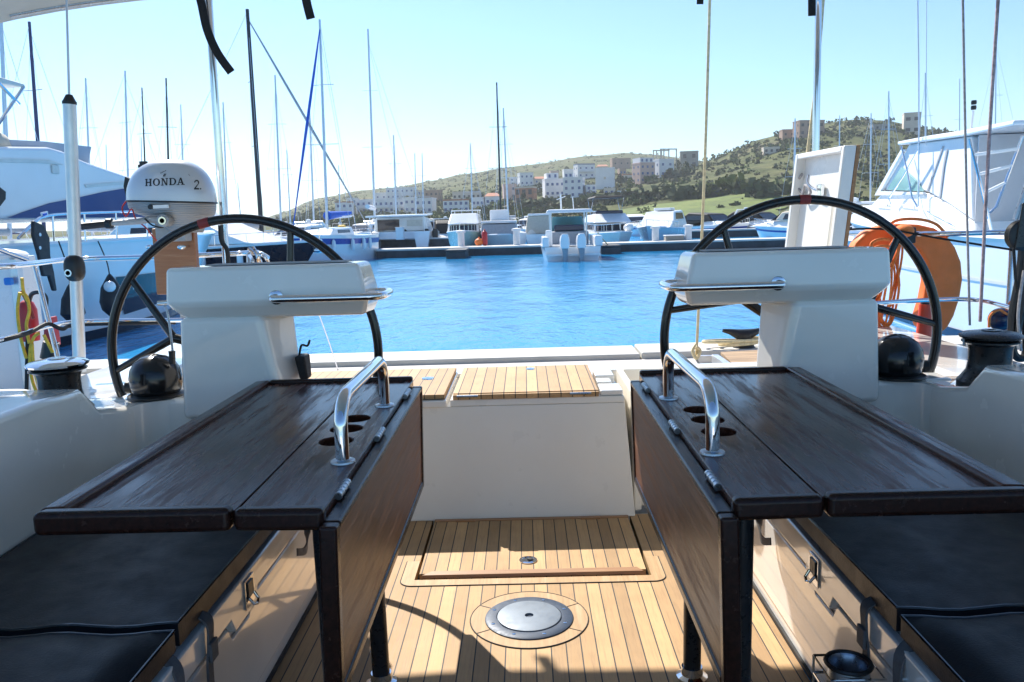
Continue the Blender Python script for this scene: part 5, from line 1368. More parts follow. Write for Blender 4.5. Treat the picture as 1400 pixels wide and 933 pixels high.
# ---- pale blue cruiser
t_ = boat('motor_cruiser', 'white hardtop cruiser with a pale blue hull behind the white pile', 'motor boat', 903, 58, math.pi - .35, GB); t_.scale = (.85, .9, .66)
rg, h = hull('hull', t_, mk('pale_blue_hull', (.42, .60, .66), .25, var=.06, vscale=.7), 10.5, 3.5, 1.5, sheer=.3, tuck=.7)
rub_rail(h, rg, M['boatwhite'], .09)
c, hw = cabin('cabin', t_, M['boatwhite'], [(-4.6, 1.55), (3.4, 1.75), (1.2, 2.45), (.2, 3.35), (-3.6, 3.5), (-4.3, 2.6)], 1.45, 1.12, .1)
front_window(c, hw, 1.1, 2.5, .28, 3.25, M['tealglass'], 3, .06)
side_windows(c, hw, [(-3.4, .2, 2.55, 3.2, .5)], M['darkglass'])
b = MB(); b.bb(-.7, .7, -2.6, -.6, 3.46, 3.75); b.build('roof_hatch', M['boatwhite'], t_, bevel=.08)
bow_rail(t_, rg, .55, .65, M['chrome'], .02, 5)
for s in (-1, 1):
    b = MB(); b.ell((s * 1.85, -2.0, .5), (.28, .28, .35), 12, 8); b.build('fender', M['boatwhite'], t_)
# ---- sport boats further right
def sportboat(label, px_, Yd, rz, canopy, arch, L=8.5):
    t_ = boat('motor_cruiser', label, 'motor boat', px_, Yd, rz, GB); t_.scale = (.9, .95, .74)
    rg, h = hull('hull', t_, M['boatwhite'], L, 2.9, 1.15, sheer=.35)
    stripe(h, rg, M['bluestripe'], .62, .75)
    c, hw = cabin('foredeck', t_, M['boatwhite'], [(-1, 1.15), (3.2, 1.3), (1.2, 1.75), (-1, 1.9)], 1.3, .95, .1)
    b = MB(); b.slab([(-1.2, .9, 1.85), (1.2, .9, 1.85), (1.0, .1, 2.5), (-1.0, .1, 2.5)], .04); b.build('windshield', M['darkglass'], t_)
    k, hw3 = cabin('canopy', t_, canopy, [(-3.6, 1.2), (.5, 1.9), (-.1, 2.65), (-2.8, 2.85), (-3.5, 2.4)], 1.3, 1.1, .15)
    side_windows(k, hw3, [(-2.9, -.3, 1.95, 2.45, .2)], M['darkglass'], 'clear_panel')
    if arch:
        b = MB(); b.tube([(-1.35, -3.0, 1.2), (-1.2, -2.2, 3.0), (1.2, -2.2, 3.0), (1.35, -3.0, 1.2)], .10, 8); b.build('radar_arch', M['boatwhite'], t_)
        b = MB(); b.lathe([(.05, 3.0), (.2, 3.1), (.2, 3.25), (.05, 3.3)], (0, -2.2, 0), 14); b.build('radar_dome', M['boatwhite'], t_)
    bow_rail(t_, rg, .6, .5, M['chrome'], .018, 4)
    return t_
sportboat('white sport boat with a black canopy right of the tan mooring line', 980, 74, math.pi + .5, M['blackweb'], False)
sportboat('white sport boat with a radar arch seen inside the right wheel rim', 1046, 72, math.pi + .6, M['blackweb'], True, 9.5)
sportboat('white boat with a beige cover just left of the upright lid', 1082, 58, .5, M['beige'], True, 7.5)
sportboat('small white boat half hidden behind the cream trawler', 870, 84, math.pi, M['canvas'], False, 7)
sportboat('small white boat half hidden behind the brown covered boat', 722, 80, 2.8, M['canvas'], True, 7)
sportboat('low white boat moored right of the far dock box', 566, 76, 2.9, M['navy'], True, 7)
sportboat('low white boat moored left of the teal cruiser with dark gear aboard', 606, 80, .2, M['blackweb'], True, 7)
sportboat('low white boat moored behind the stern of the blue covered yacht', 493, 78, 2.7, M['canvas'], True, 7.5)
sportboat('white boat moored between the black hulled yacht and the blue covered yacht', 402, 58, 2.9, M['canvas'], True, 8)
for px_, lab in ((558, 'dinghy with a dark outboard tied to the far pontoon by the dock box'), (593, 'grey dinghy with two black outboards at the right end of the far pontoon')):
    t_ = boat('dinghy', lab, 'dinghy', px_, 71.5, 0, GB)
    b = MB(); b.tube([(-.85, -2, .35), (-.9, .5, .4), (-.6, 1.8, .5), (0, 2.3, .6), (.6, 1.8, .5), (.9, .5, .4), (.85, -2, .35)], .27, 10); b.build('tube_hull', M['greycanvas'], t_)
    b = MB(); b.bb(-.7, .7, -2, 1.6, .1, .3); b.build('floor_boards', M['boatwhite'], t_)
    b = MB(); b.bb(-.4, .4, -.4, .4, .3, 1.2); b.build('console', M['boatwhite'], t_, bevel=.05)
    for x in ((-.35, .35) if px_ > 580 else (0,)): outboard(t_, x, -2.4, .6, M['black'], M['black'], 1.0)

# ---------------------------------------------------------------- motor yacht with black hull behind the left wheel
t_ = boat('motor_yacht', 'white motor yacht with a glossy black hull seen through the top of the left wheel', 'motor yacht', 290, 37, R(-110), 'large motor yachts at the sides'); t_.scale = (.9, .9, .70)
rg, h = hull('hull', t_, M['blackhull'], 12.5, 4.0, 1.55, sheer=.25, tuck=.72)
rub_rail(h, rg, M['boatwhite'], .09)
c, hw = cabin('superstructure', t_, M['boatwhite'], [(-5.5, 1.6), (3.6, 1.85), (1.8, 2.6), (.4, 3.35), (-4.6, 3.4), (-5.5, 2.4)], 1.7, 1.3, .15)
side_windows(c, hw, [(-3.8, .4, 2.35, 3.0, .6)], M['darkglass']); front_window(c, hw, 1.6, 2.68, .55, 3.25, M['darkglass'], 3)
f, hw2 = cabin('flybridge', t_, M['boatwhite'], [(-4.4, 3.42), (-.2, 3.42), (-.8, 4.0), (-4.4, 3.85)], 1.4, 1.25, .1)
b = MB(); b.slab([(-1.2, -.8, 3.95), (1.2, -.8, 3.95), (1.0, -1.3, 4.5), (-1.0, -1.3, 4.5)], .04); b.build('flybridge_screen', M['tealglass'], f)
b = MB(); b.tube([(-1.4, -4.2, 3.6), (-1.3, -3.6, 5.0), (1.3, -3.6, 5.0), (1.4, -4.2, 3.6)], .07, 8); b.build('arch', M['boatwhite'], t_)
b = MB(); b.tube([(-1.4, -2.8, 5.2), (1.4, -2.8, 5.2)], .03, 6); b.build('aerial_bar', M['boatwhite'], t_)
bow_rail(t_, rg, .5, .7, M['chrome'], .02, 6)
b = MB(); b.ell((0, 6.1, 1.35), (.22, .3, .2), 12, 8); b.build('anchor', M['chrome'], t_)
for x, y in ((1.9, 1.0), (1.7, 3.0), (1.95, -2)):
    b = MB(); b.lathe([(.03, 1.5), (.14, 1.35), (.15, .7), (.05, .55)], (x + .1, y, 0), 12); b.build('fender', M['boatwhite'], t_)

# ---------------------------------------------------------------- big white motor yacht on the left
def AX(x): return lambda px_, py_: at_x(px_, py_, x)
rzL = -math.atan2(.15, 1)
t_ = thing('motor_yacht', 'large white flybridge motor yacht with navy windows on the left beyond the quay', 'motor yacht', (-10.1, 16.0, WATER), rzL, 'large motor yachts at the sides', local=True)
rg, h = hull('hull', t_, M['boatwhite'], 15.5, 4.9, 1.80, sheer=.05, rake=.13, tuck=.84, fine=2.6, n=22)
rub_rail(h, rg, M['boatwhite'], .05)
stripe(h, rg, M['blackhull'], .0, .10, 'boot_stripe')
def hullpt(s, hgt, sx=1, off=.02):
    f = s * (len(rg) - 1); i = min(int(f), len(rg) - 2); u = f - i
    def pt(row):
        A, Bm, C = Vector(row[2]), Vector(row[3]), Vector(row[4])
        return A.lerp(Bm, hgt / .5) if hgt < .5 else Bm.lerp(C, (hgt - .5) / .5)
    p = pt(rg[i]).lerp(pt(rg[i + 1]), u); return Vector((sx * (p.x + off), p.y, p.z))
for (s0, s1, h0, h1) in ((.50, .68, .20, .62),):
    b = MB(); n = 10; top_ = [hullpt(s0 + (s1 - s0) * i / n, h1 - .02 * i / n) for i in range(n + 1)]; bot = [hullpt(s0 + (s1 - s0) * (.18 + .78 * i / n), h0 + .05 * (i / n)) for i in range(n + 1)]
    for i in range(n): b.face([bot[i], bot[i + 1], top_[i + 1], top_[i]])
    b.build('hull_window', M['darkglass'], h)
Li = Matrix.Rotation(-rzL, 4, 'Z') @ Matrix.Translation((10.1, -16.0, -WATER))
def LX(px_, py_, xp): return Li @ at_x(px_, py_, xp)
# superstructure side outline (photographed on the plane of its starboard side)
XS = -8.35
out_ = [(-260, 300), (-260, 190), (-40, 198), (70, 201), (84, 206), (112, 222), (165, 245), (177, 252), (176, 262), (186, 292), (188, 300)]
prof = [(LX(x, y, XS).y, LX(x, y, XS).z) for x, y in out_]
XL = LX(80, 250, XS).x
b = MB(); b.hexa([(-XL, y, z) for y, z in prof], [(XL, y, z) for y, z in prof]); su = b.build('superstructure', M['boatwhite'], t_, bevel=.10, seg=3)
def sideplate(name, mat, pts, off, th=.03, parent=None, xp=XS):
    P = [LX(x, y, xp) for x, y in pts]
    b = MB(); b.hexa([(XL + off, p.y, p.z) for p in P], [(XL + off + th, p.y, p.z) for p in P])
    o = b.build(name, mat, parent or su, smooth=False)
sideplate('saloon_window', M['navyglass'], [(24, 298), (38, 291), (70, 278), (100, 271), (130, 263), (150, 259), (172, 259), (183, 291), (180, 298)], .005)
sideplate('aft_opening', M['black'], [(-60, 300), (-60, 232), (-8, 238), (0, 243), (20, 262), (20, 272), (3, 300)], .006)
sideplate('cream_line', M['offwhite'], [(-60, 214), (20, 217), (68, 219), (84, 226), (60, 223), (0, 221), (-60, 220)], .005, .02)
sideplate('cream_line', M['offwhite'], [(108, 253), (140, 250), (172, 249), (172, 252), (140, 254), (110, 257)], .005, .02)
pv = LX(75, 232, XS); b = MB(); b.bb(XL, XL + .04, pv.y - .09, pv.y + .09, pv.z - .08, pv.z + .08); b.build('side_lamp', M['offwhite'], su, bevel=.02)
# flybridge windscreen
P = [LX(x, y, XS + .25) for x, y in ((10, 187), (20, 186), (95, 192), (144, 200), (140, 231), (112, 223), (84, 207), (8, 203))]
b = MB(); b.hexa([(XL - .28, p.y, p.z) for p in P], [(XL - .25, p.y, p.z) for p in P]); b.build('flybridge_screen', mk('smoked_screen', (.34, .38, .46), .15, var=.1, vscale=.6), t_, smooth=False)
b = MB(); b.hexa([(-XL + .25, p.y, p.z) for p in P], [(-XL + .28, p.y, p.z) for p in P]); b.build('flybridge_screen', M['tealglass'], t_, smooth=False)
q0, q1 = LX(144, 200, XS + .25), LX(140, 231, XS + .25)
b = MB(); b.slab([(-XL + .28, q0.y, q0.z), (XL - .28, q0.y, q0.z), (XL - .28, q1.y, q1.z), (-XL + .28, q1.y, q1.z)], .03); b.build('front_screen', M['tealglass'], t_, smooth=False)
pp = LX(60, 196, XS + .4); b = MB(); b.ell((XL - .5, pp.y, pp.z), (.3, .45, .28), 14, 8); b.build('helm_seat', M['beige'], t_)
# bimini hardtop aft and its struts
P = [LX(x, y, XS + .3) for x, y in ((-330, 60), (-60, 78), (0, 86), (45, 99), (78, 112), (80, 117), (40, 108), (0, 103), (-60, 104), (-330, 92))]
b = MB(); b.hexa([(-XL + .5, p.y, p.z) for p in P], [(XL - .3, p.y, p.z) for p in P]); hd_ = b.build('flybridge_top', M['offwhite'], t_, bevel=.04)
for (x0, y0, x1, y1) in ((78, 116, 36, 200), (50, 108, 74, 140), (-10, 160, 32, 200), (2, 170, 8, 200)):
    a, c = LX(x0, y0, XS + .3), LX(x1, y1, XS + .3); a.x = c.x = XL - .32
    b = MB(); b.cyl(a, c, .028, n=8); b.build('top_strut', M['chrome'], hd_)
# side rail, fenders, ropes
rl = [LX(x, y, -7.75) for x, y in ((25, 326), (45, 306), (66, 295), (130, 291), (200, 289), (262, 290), (300, 298))]
b = MB(); b.tube(smooth_path(rl, 4), .024, 8); sr = b.build('side_rail', M['chrome'], t_)
for x, y in ((72, 295), (115, 292), (158, 290), (200, 289), (245, 290)):
    a = LX(x, y, -7.75); c = LX(x + 2, 330, -7.75)
    b = MB(); b.cyl(a, c, .018, n=6); b.build('stanchion', M['chrome'], sr)
for x, yt, yb_, r_, xp, lab in ((150, 378, 436, .21, -7.45, 0), (96, 392, 446, .19, -7.5, 0)):
    a, c = LX(x, yt, xp), LX(x, yb_, xp)
    b = MB(); b.lathe([(.02, a.z + .04), (.05, a.z), (r_ * .8, a.z - .2), (r_, a.z - .45), (r_ * .85, c.z + .15), (.04, c.z)], (a.x, a.y, 0), 18); fn = b.build('fender', M['rubber'], t_)
    tp_ = LX(x - 16, 330, -7.7); b = MB(); b.tube(smooth_path([tp_, a.lerp(tp_, .5) + Vector((.05, 0, -.05)), a]), .012, 6); b.build('fender_line', M['blackweb'], fn)
a = LX(150, 392, -7.25); b = MB(); b.ell(a, (.10, .10, .10), 12, 8); b.build('white_patch', M['boatwhite'], fn)
# black towel / wetsuit on the rail
w0 = [(44, 302), (58, 308), (66, 326), (67, 350), (72, 372), (76, 398), (72, 398), (66, 378), (58, 378), (52, 350), (44, 322)]
P = [LX(x, y, -7.55) for x, y in w0]
t2 = thing('wetsuit', 'black wetsuit hung over the side rail of the left motor yacht', 'wetsuit', at_x(55, 330, -7.55))
b = MB(); Pw = [at_x(x, y, -7.55) for x, y in w0]; b.hexa([p + Vector((-.03, 0, 0)) for p in Pw], [p + Vector((.03, 0, 0)) for p in Pw]); wb = b.build('suit_body', M['rubber'], t2, bevel=.02)
for x, y in ((55, 321), (55, 339)):
    p = at_x(x, y, -7.51); b = MB(); b.ell(p, (.012, .03, .03), 10, 6); b.build('button', M['boatwhite'], wb)
# blue and white flag on the rail
t2 = thing('flag', 'small white and blue flag on the rail of the left motor yacht', 'flag', at_x(62, 298, -7.75))
Pf = [at_x(x, y, -7.74) for x, y in ((56, 291), (65, 289), (66, 296), (58, 298))]
b = MB(); b.slab(Pf, .02); fl = b.build('flag_cloth', M['boatwhite'], t2, smooth=False)
Pf = [at_x(x, y, -7.715) for x, y in ((59, 292.5), (64, 291), (64, 294), (60, 295.5))]
b = MB(); b.slab(Pf, .012); b.build('blue_bars', M['bluecanvas'], fl, smooth=False)

# ---------------------------------------------------------------- white motor yacht on the right
rzR = R(-5)
t_ = thing('motor_yacht', 'white sport fishing yacht with a canvas enclosure and ladder at the right edge', 'motor yacht', (8.35, 15.6, WATER), rzR, 'large motor yachts at the sides', local=True)
rg, h = hull('hull', t_, M['boatwhite'], 10.5, 3.9, 1.62, sheer=.28, rake=.14, tuck=.90, fine=2.4, n=20)
rub_rail(h, rg, M['offwhite'], .05, .97)
stripe(h, rg, M['navy'], .04, .13, 'boot_stripe'); stripe(h, rg, M['offwhite'], .60, .625, 'moulded_line')
Ri = Matrix.Rotation(-rzR, 4, 'Z') @ Matrix.Translation((-8.35, -15.6, -WATER))
XR = 6.65
def RX(px_, py_, xp=XR): return Ri @ at_x(px_, py_, xp)
XW = abs(RX(1280, 250).x)
def rplate(name, mat, pts, off, th, parent, full=False, inset=0, bevel=0):
    P = [RX(x, y) for x, y in pts]; b = MB()
    if full: b.hexa([(-XW + inset, p.y, p.z) for p in P], [(XW - inset, p.y, p.z) for p in P])
    else: b.hexa([(-XW - off, p.y, p.z) for p in P], [(-XW - off - th, p.y, p.z) for p in P])
    return b.build(name, mat, parent, smooth=bool(bevel), bevel=bevel)
tr_ = rplate('trunk_cabin', M['boatwhite'], [(1160, 305), (1162, 288), (1190, 262), (1262, 264), (1300, 281), (1338, 303), (1345, 322), (1160, 330)], 0, 0, t_, True, 0, .07)
en = rplate('enclosure', M['canvas'], [(1186, 262), (1230, 198), (1334, 186), (1338, 302), (1300, 281), (1262, 263)], 0, 0, t_, True, .03, .04)
rplate('windshield', M['tealglass'], [(1198, 260), (1222, 229), (1246, 247), (1258, 262)], -.02, .03, en)
rplate('windshield_frame', M['boatwhite'], [(1180, 268), (1184, 262), (1224, 205), (1228, 205), (1190, 262), (1262, 263), (1262, 266)], -.01, .05, en)
rplate('enclosure_seam', M['greycanvas'], [(1262, 262), (1264, 262), (1290, 200), (1288, 200)], -.025, .012, en)
rplate('enclosure_seam', M['greycanvas'], [(1283, 272), (1285, 273), (1292, 225), (1297, 205), (1294, 205), (1289, 228)], -.025, .012, en)
P = [(1222, 199), (1222, 194), (1270, 186), (1330, 178), (1420, 163), (1420, 170), (1330, 186), (1270, 193)]
hdt = rplate('hardtop', M['boatwhite'], P, 0, 0, t_, True, -.08, .025)
# aft curtain, its shade painted in as greyer canvas, and ladder facing us
ya = RX(1338, 250).y
zt_, zb_ = RX(1338, 186).z, RX(1338, 315).z
b = MB(); b.bb(-XW + .06, XW - .06, ya - .06, ya - .03, zb_, zt_); ac = b.build('aft_curtain', mk('shaded_white_canvas', (.50, .51, .53), .85, var=.08, vscale=1.5, bump=.4, bscale=3), t_)
b = MB(); b.bb(-XW + .02, XW - .02, ya - 2.6, ya - .065, -.1 + 1.6, zb_ - .02); b.build('cockpit_side', M['boatwhite'], t_, bevel=.05)
yl_ = ya - .45
def RY(px_, py_): 
    d = ray(px_, py_); o = Ri @ EYEV; q = Ri.to_3x3() @ d; return o + q * ((yl_ - o.y) / q.y)
l0, l1, r0_, r1_ = RY(1326, 190), RY(1352, 300), RY(1398, 186), RY(1362, 283)
lad = [l0, l1, r0_, r1_]
b = MB(); b.tube([l0, l1, RY(1356, 318)], .022, 8); ld = b.build('ladder', M['chrome'], t_)
b = MB(); b.tube([r0_, r1_, RY(1352, 292)], .022, 8); b.build('ladder_side', M['chrome'], ld)
for f in (.18, .42, .66):
    b = MB(); b.cyl(l0.lerp(l1, f + .02), r0_.lerp(r1_, f), .024, n=8); b.build('rung', M['boatwhite'], ld)
# radar and horn on the hardtop
q = RX(1385, 165); b = MB(); b.box((-XW + .9, q.y, q.z + .15), (.5, .4, .22)); rb2 = b.build('radar_base', M['boatwhite'], t_, bevel=.08)
b = MB(); b.box((-XW + 1.1, q.y, RX(1360, 143).z), (1.25, .12, .11), Matrix.Rotation(R(-3), 3, 'Y')); b.build('radar_bar', M['boatwhite'], rb2, bevel=.03)
b = MB(); b.ell((-XW + 1.0, q.y - .1, RX(1380, 158).z), (.32, .3, .16), 16, 10); b.build('radar_dome', M['boatwhite'], rb2)
q = RX(1326, 176); b = MB(); b.cyl((-XW + .1, q.y, q.z), (-XW + .12, q.y, RX(1326, 152).z), .02, n=8); nl = b.build('light_mast', M['boatwhite'], t_)
for yy in (148, 141):
    b = MB(); z_ = RX(1326, yy).z; b.lathe([(.035, z_ - .03), (.04, z_), (.035, z_ + .03)], (-XW + .12, q.y, 0), 12); b.build('navigation_lamp', M['black'], nl)
# outriggers and rails
for pts in (((1233, 200), (1244, 235), (1252, 270), (1262, 284)), ((1262, 205), (1238, 240), (1212, 272), (1216, 280)), ((1263, 196), (1263, 282))):
    P = [RX(x, y) for x, y in pts]
    b = MB(); b.tube([Vector((-XW - .12, p.y, p.z)) for p in P], .016, 8); b.build('outrigger_tube', M['chrome'], t_)
P = [RX(1263, 200), RX(1262, 100), RX(1258, -40)]
b = MB(); b.tube([Vector((-XW - .12, p.y, p.z)) for p in P], .012, 8); b.build('outrigger_pole', M['mastpale'], t_)
for pts in (((1182, 276), (1202, 277), (1202, 282), (1182, 281)), ((1222, 280), (1248, 282), (1248, 288))):
    P = [RX(x, y) for x, y in pts]; b = MB(); b.tube([Vector((-XW - .04, p.y, p.z)) for p in P], .010, 6); b.build('grab_handle', M['boatwhite'], t_)
P = [RX(x, y) for x, y in ((1272, 289), (1285, 296), (1322, 311))]
b = MB(); b.tube([Vector((-XW - .06, p.y, p.z)) for p in P], .015, 8); b.build('side_handrail', M['chrome'], t_)
# small power boat details at the right: bow of a further boat behind the buoy
sportboat('white boat behind the orange horseshoe buoy, left of the right motor yacht', 1178, 30, 2.9, M['canvas'], True, 7)
# ---------------------------------------------------------------- hills
def interp(tab, x):
    if x <= tab[0][0]: return tab[0][1]
    for (a, ya), (c, yc) in zip(tab, tab[1:]):
        if x <= c:
            u = (x - a) / (c - a); u = u * u * (3 - 2 * u) * .35 + u * .65
            return ya + (yc - ya) * u
    return tab[-1][1]
SKR = [(480, 318), (560, 308), (640, 298), (700, 288), (760, 273), (830, 258), (900, 238), (960, 222), (1000, 208), (1030, 195), (1085, 181), (1120, 172), (1150, 167), (1200, 170), (1240, 178), (1290, 187), (1400, 202), (1600, 235), (2000, 285)]
SKL = [(250, 316), (340, 308), (390, 292), (440, 273), (500, 263), (540, 259), (600, 248), (640, 239), (690, 231), (740, 227), (800, 216), (850, 211), (890, 213), (960, 222), (1050, 240), (1200, 270), (1400, 300)]
RR, RL = 520.0, 980.0
def ridge(tab, Rr, Y0, px, Yd, pw):
    zr = EYE + (horizon(px) - interp(tab, px)) / F * Rr
    s = (Yd - Y0) / (Rr - Y0)
    if s <= 0: return -1.6
    if s <= 1: return -.6 + (zr + .6) * (s ** pw)
    return -.6 + (zr + .6) * (1 - .35 * min(1, (s - 1) * .8))
def terrain(x, y):
    px = 716 + F * x / y
    px = px + .0297 * 0
    zz = max(ridge(SKR, RR, 205, px, y, 1.12), ridge(SKL, RL, 235, px, y, 1.18))
    if zz > 0:
        k = min(1, zz / 8)
        zz += k * (2.2 * noise.noise(Vector((x, y, 0)) * .013) + .9 * noise.noise(Vector((x, y, 3)) * .045))
    return zz
def ground_hit(px, py, y0=190.0, y1=1400.0):
    d = ray(px, py); y = y0
    while y < y1:
        p = EYEV + d * (y / d.y)
        if p.z <= terrain(p.x, p.y): return p
        y *= 1.006
    return None
t = NT('hill_scrub')
v_ = t.coord((1, 1, .4)); n1 = t.noise(v_, .028, 6, .62); n2 = t.noise(v_, .16, 5, .7); n3 = t.noise(v_, .010, 3)
c1 = t.ramp(n1, [(.30, (.060, .072, .028)), (.45, (.092, .106, .042)), (.56, (.125, .128, .056)), (.70, (.165, .142, .080))])
c2 = t.ramp(n2, [(.34, (.40, .42, .40)), (.52, (1, 1, 1)), (.72, (1.35, 1.28, 1.1))])
c3 = t.mixc(t.ramp(n3, [(.45, 0.0), (.6, .55)]), c1, (.095, .105, .035))
t.link(t.mixc(1.0, c3, c2, 'MULTIPLY'), t.b.inputs['Base Color']); t.b.inputs['Roughness'].default_value = .95
t.b.inputs['Specular IOR Level'].default_value = .1
t.bump(n2, .8, 1.2)
b = MB(); nx, ny = 230, 150; g = []
for j in range(ny + 1):
    yv = 195 * (1750 / 195) ** (j / ny); row = []
    for i in range(nx + 1):
        px = -500 + 2700 * i / nx; x = (px - 716) / F * yv
        row.append(b.bm.verts.new((x, yv, terrain(x, yv))))
    g.append(row)
for j in range(ny):
    for i in range(nx): b.bm.faces.new([g[j][i], g[j][i + 1], g[j + 1][i + 1], g[j + 1][i]])
tag(b.build('hills', t.m, None, angle=180), kind='structure')
# low shore strip in front of the hills
t2 = NT('shore_ground'); n_ = t2.noise(t2.coord(), .2, 4); t2.link(t2.ramp(n_, [(.3, (.16, .15, .12)), (.7, (.30, .28, .24))]), t2.b.inputs['Base Color']); t2.b.inputs['Roughness'].default_value = .95
b = MB(); b.bb(-330, 330, 150, 262, -2.5, -.28); tag(b.build('shore', t2.m, None), kind='structure')
# bright spring grass at the foot of the right hill
t3 = NT('spring_grass'); v_ = t3.coord(); n_ = t3.noise(v_, .09, 5, .6); n4 = t3.noise(v_, .6, 3)
t3.link(t3.mixc(1.0, t3.ramp(n_, [(.30, (.075, .098, .016)), (.52, (.120, .165, .018)), (.72, (.175, .195, .035))]), t3.ramp(n4, [(.3, (.7, .7, .7)), (.7, (1.15, 1.15, 1.1))]), 'MULTIPLY'), t3.b.inputs['Base Color']); t3.b.inputs['Roughness'].default_value = .9
b = MB(); nx, ny = 40, 14; g = []
for j in range(ny + 1):
    yv = 208 + 62 * j / ny; row = []
    for i in range(nx + 1):
        px = 838 + 225 * i / nx; px += 10 * math.sin(j * 1.7) * (1 if i in (0, nx) else 0); x = (px - 716) / F * yv
        yy = yv + (8 * noise.noise(Vector((x * .06, 1, 0))) if j == ny else 0)
        row.append(b.bm.verts.new((x, yy, max(terrain(x, yy) + .35, -.2))))
    g.append(row)
for j in range(ny):
    for i in range(nx): b.bm.faces.new([g[j][i], g[j][i + 1], g[j + 1][i + 1], g[j + 1][i]])
tag(b.build('grass_bank', t3.m, None, angle=180), kind='structure')
# scrub: thousands of bushes, one object
rb = random.Random(21)
bmats = []
for nm, c in (('bush_dark', (.088, .102, .050)), ('bush_olive', (.115, .126, .054)), ('bush_green', (.120, .155, .050)), ('bush_grey', (.130, .120, .075)), ('bush_yellow', (.145, .150, .030))):
    tt_ = NT(nm); tt_.b.inputs['Base Color'].default_value = c + (1,); tt_.b.inputs['Roughness'].default_value = .9; tt_.b.inputs['Specular IOR Level'].default_value = .15
    bmats.append(tt_.m)
vv, ff, fm = [], [], []
def bush(p, r, h, m, n):
    for k in range(n):
        a = rb.uniform(0, 2 * math.pi); e = rb.uniform(0, 1); q = rb.random() ** .4
        c = Vector((p.x + r * q * math.cos(a) * math.sqrt(1 - e * e * .8), p.y + r * q * math.sin(a) * math.sqrt(1 - e * e * .8), p.z + h * e * q))
        s = r * rb.uniform(.22, .42)
        u = Vector((rb.uniform(-1, 1), rb.uniform(-1, 1), rb.uniform(-1, 1))).normalized(); w_ = u.orthogonal().normalized(); x_ = u.cross(w_)
        i0 = len(vv)
        for ang in (0, 1.6, 3.1, 4.7):
            vv.append(c + (w_ * math.cos(ang) + x_ * math.sin(ang)) * s * rb.uniform(.7, 1.2))
        ff.append((i0, i0 + 1, i0 + 2, i0 + 3)); fm.append(m if rb.random() < .75 else min(4, max(0, m + rb.choice((-1, 1)))))
for k in range(5200):
    px = rb.uniform(380, 1330)
    far = rb.random() < .42
    yv = rb.uniform(235, 560) if not far else rb.uniform(420, 1020)
    x = (px - 716) / F * yv
    dn = noise.noise(Vector((x * .018, yv * .018, 5)))
    if rb.random() > .66 + dn * .6: continue
    z = terrain(x, yv)
    if z < .3 or (yv < 282 and 832 < px < 1070 and rb.random() > .10): continue
    r = rb.uniform(1.0, 2.8) * (1.25 if yv > 500 else .95)
    m = rb.choices((0, 1, 2, 3, 4), (2.4, 4, 2.4, 2.6, .35) if yv < 520 else (.4, 4, 2, 4, .1))[0]
    if yv > 520: r *= .72
    bush(Vector((x, yv, z - .2)), r, r * rb.uniform(.8, 1.15), m, 20 if yv < 500 else 11)
# bigger clumps in front of the houses and above the grass, a yellow one
for px, py, r, m in ((1000, 262, 6.0, 4), (975, 268, 4.5, 4), (1022, 264, 5, 1), (955, 270, 4.5, 0), (930, 272, 5, 0), (905, 272, 5, 1), (880, 276, 4.5, 0), (862, 274, 4, 3), (836, 280, 4.5, 0), (815, 282, 5, 0), (790, 285, 4.5, 1), (768, 286, 5, 0), (745, 284, 4, 1), (725, 288, 4.5, 0), (700, 290, 4, 3), (1045, 270, 5, 0), (1075, 265, 5, 1), (1005, 283, 1.6, 0), (985, 286, 1.2, 0), (680, 288, 4, 2), (660, 292, 3, 1), (890, 250, 4, 2), (850, 252, 5, 0), (920, 244, 5, 0), (940, 240, 4, 0)):
    p = ground_hit(px, py)
    if p: bush(p, r, r * .9, m, 90)
me = bpy.data.meshes.new('hill_scrub'); me.from_pydata(vv, [], ff)
for m in bmats: me.materials.append(m)
me.polygons.foreach_set('material_index', fm); me.update()
o = bpy.data.objects.new('hill_scrub', me); COL.objects.link(o); tag(o, kind='stuff')

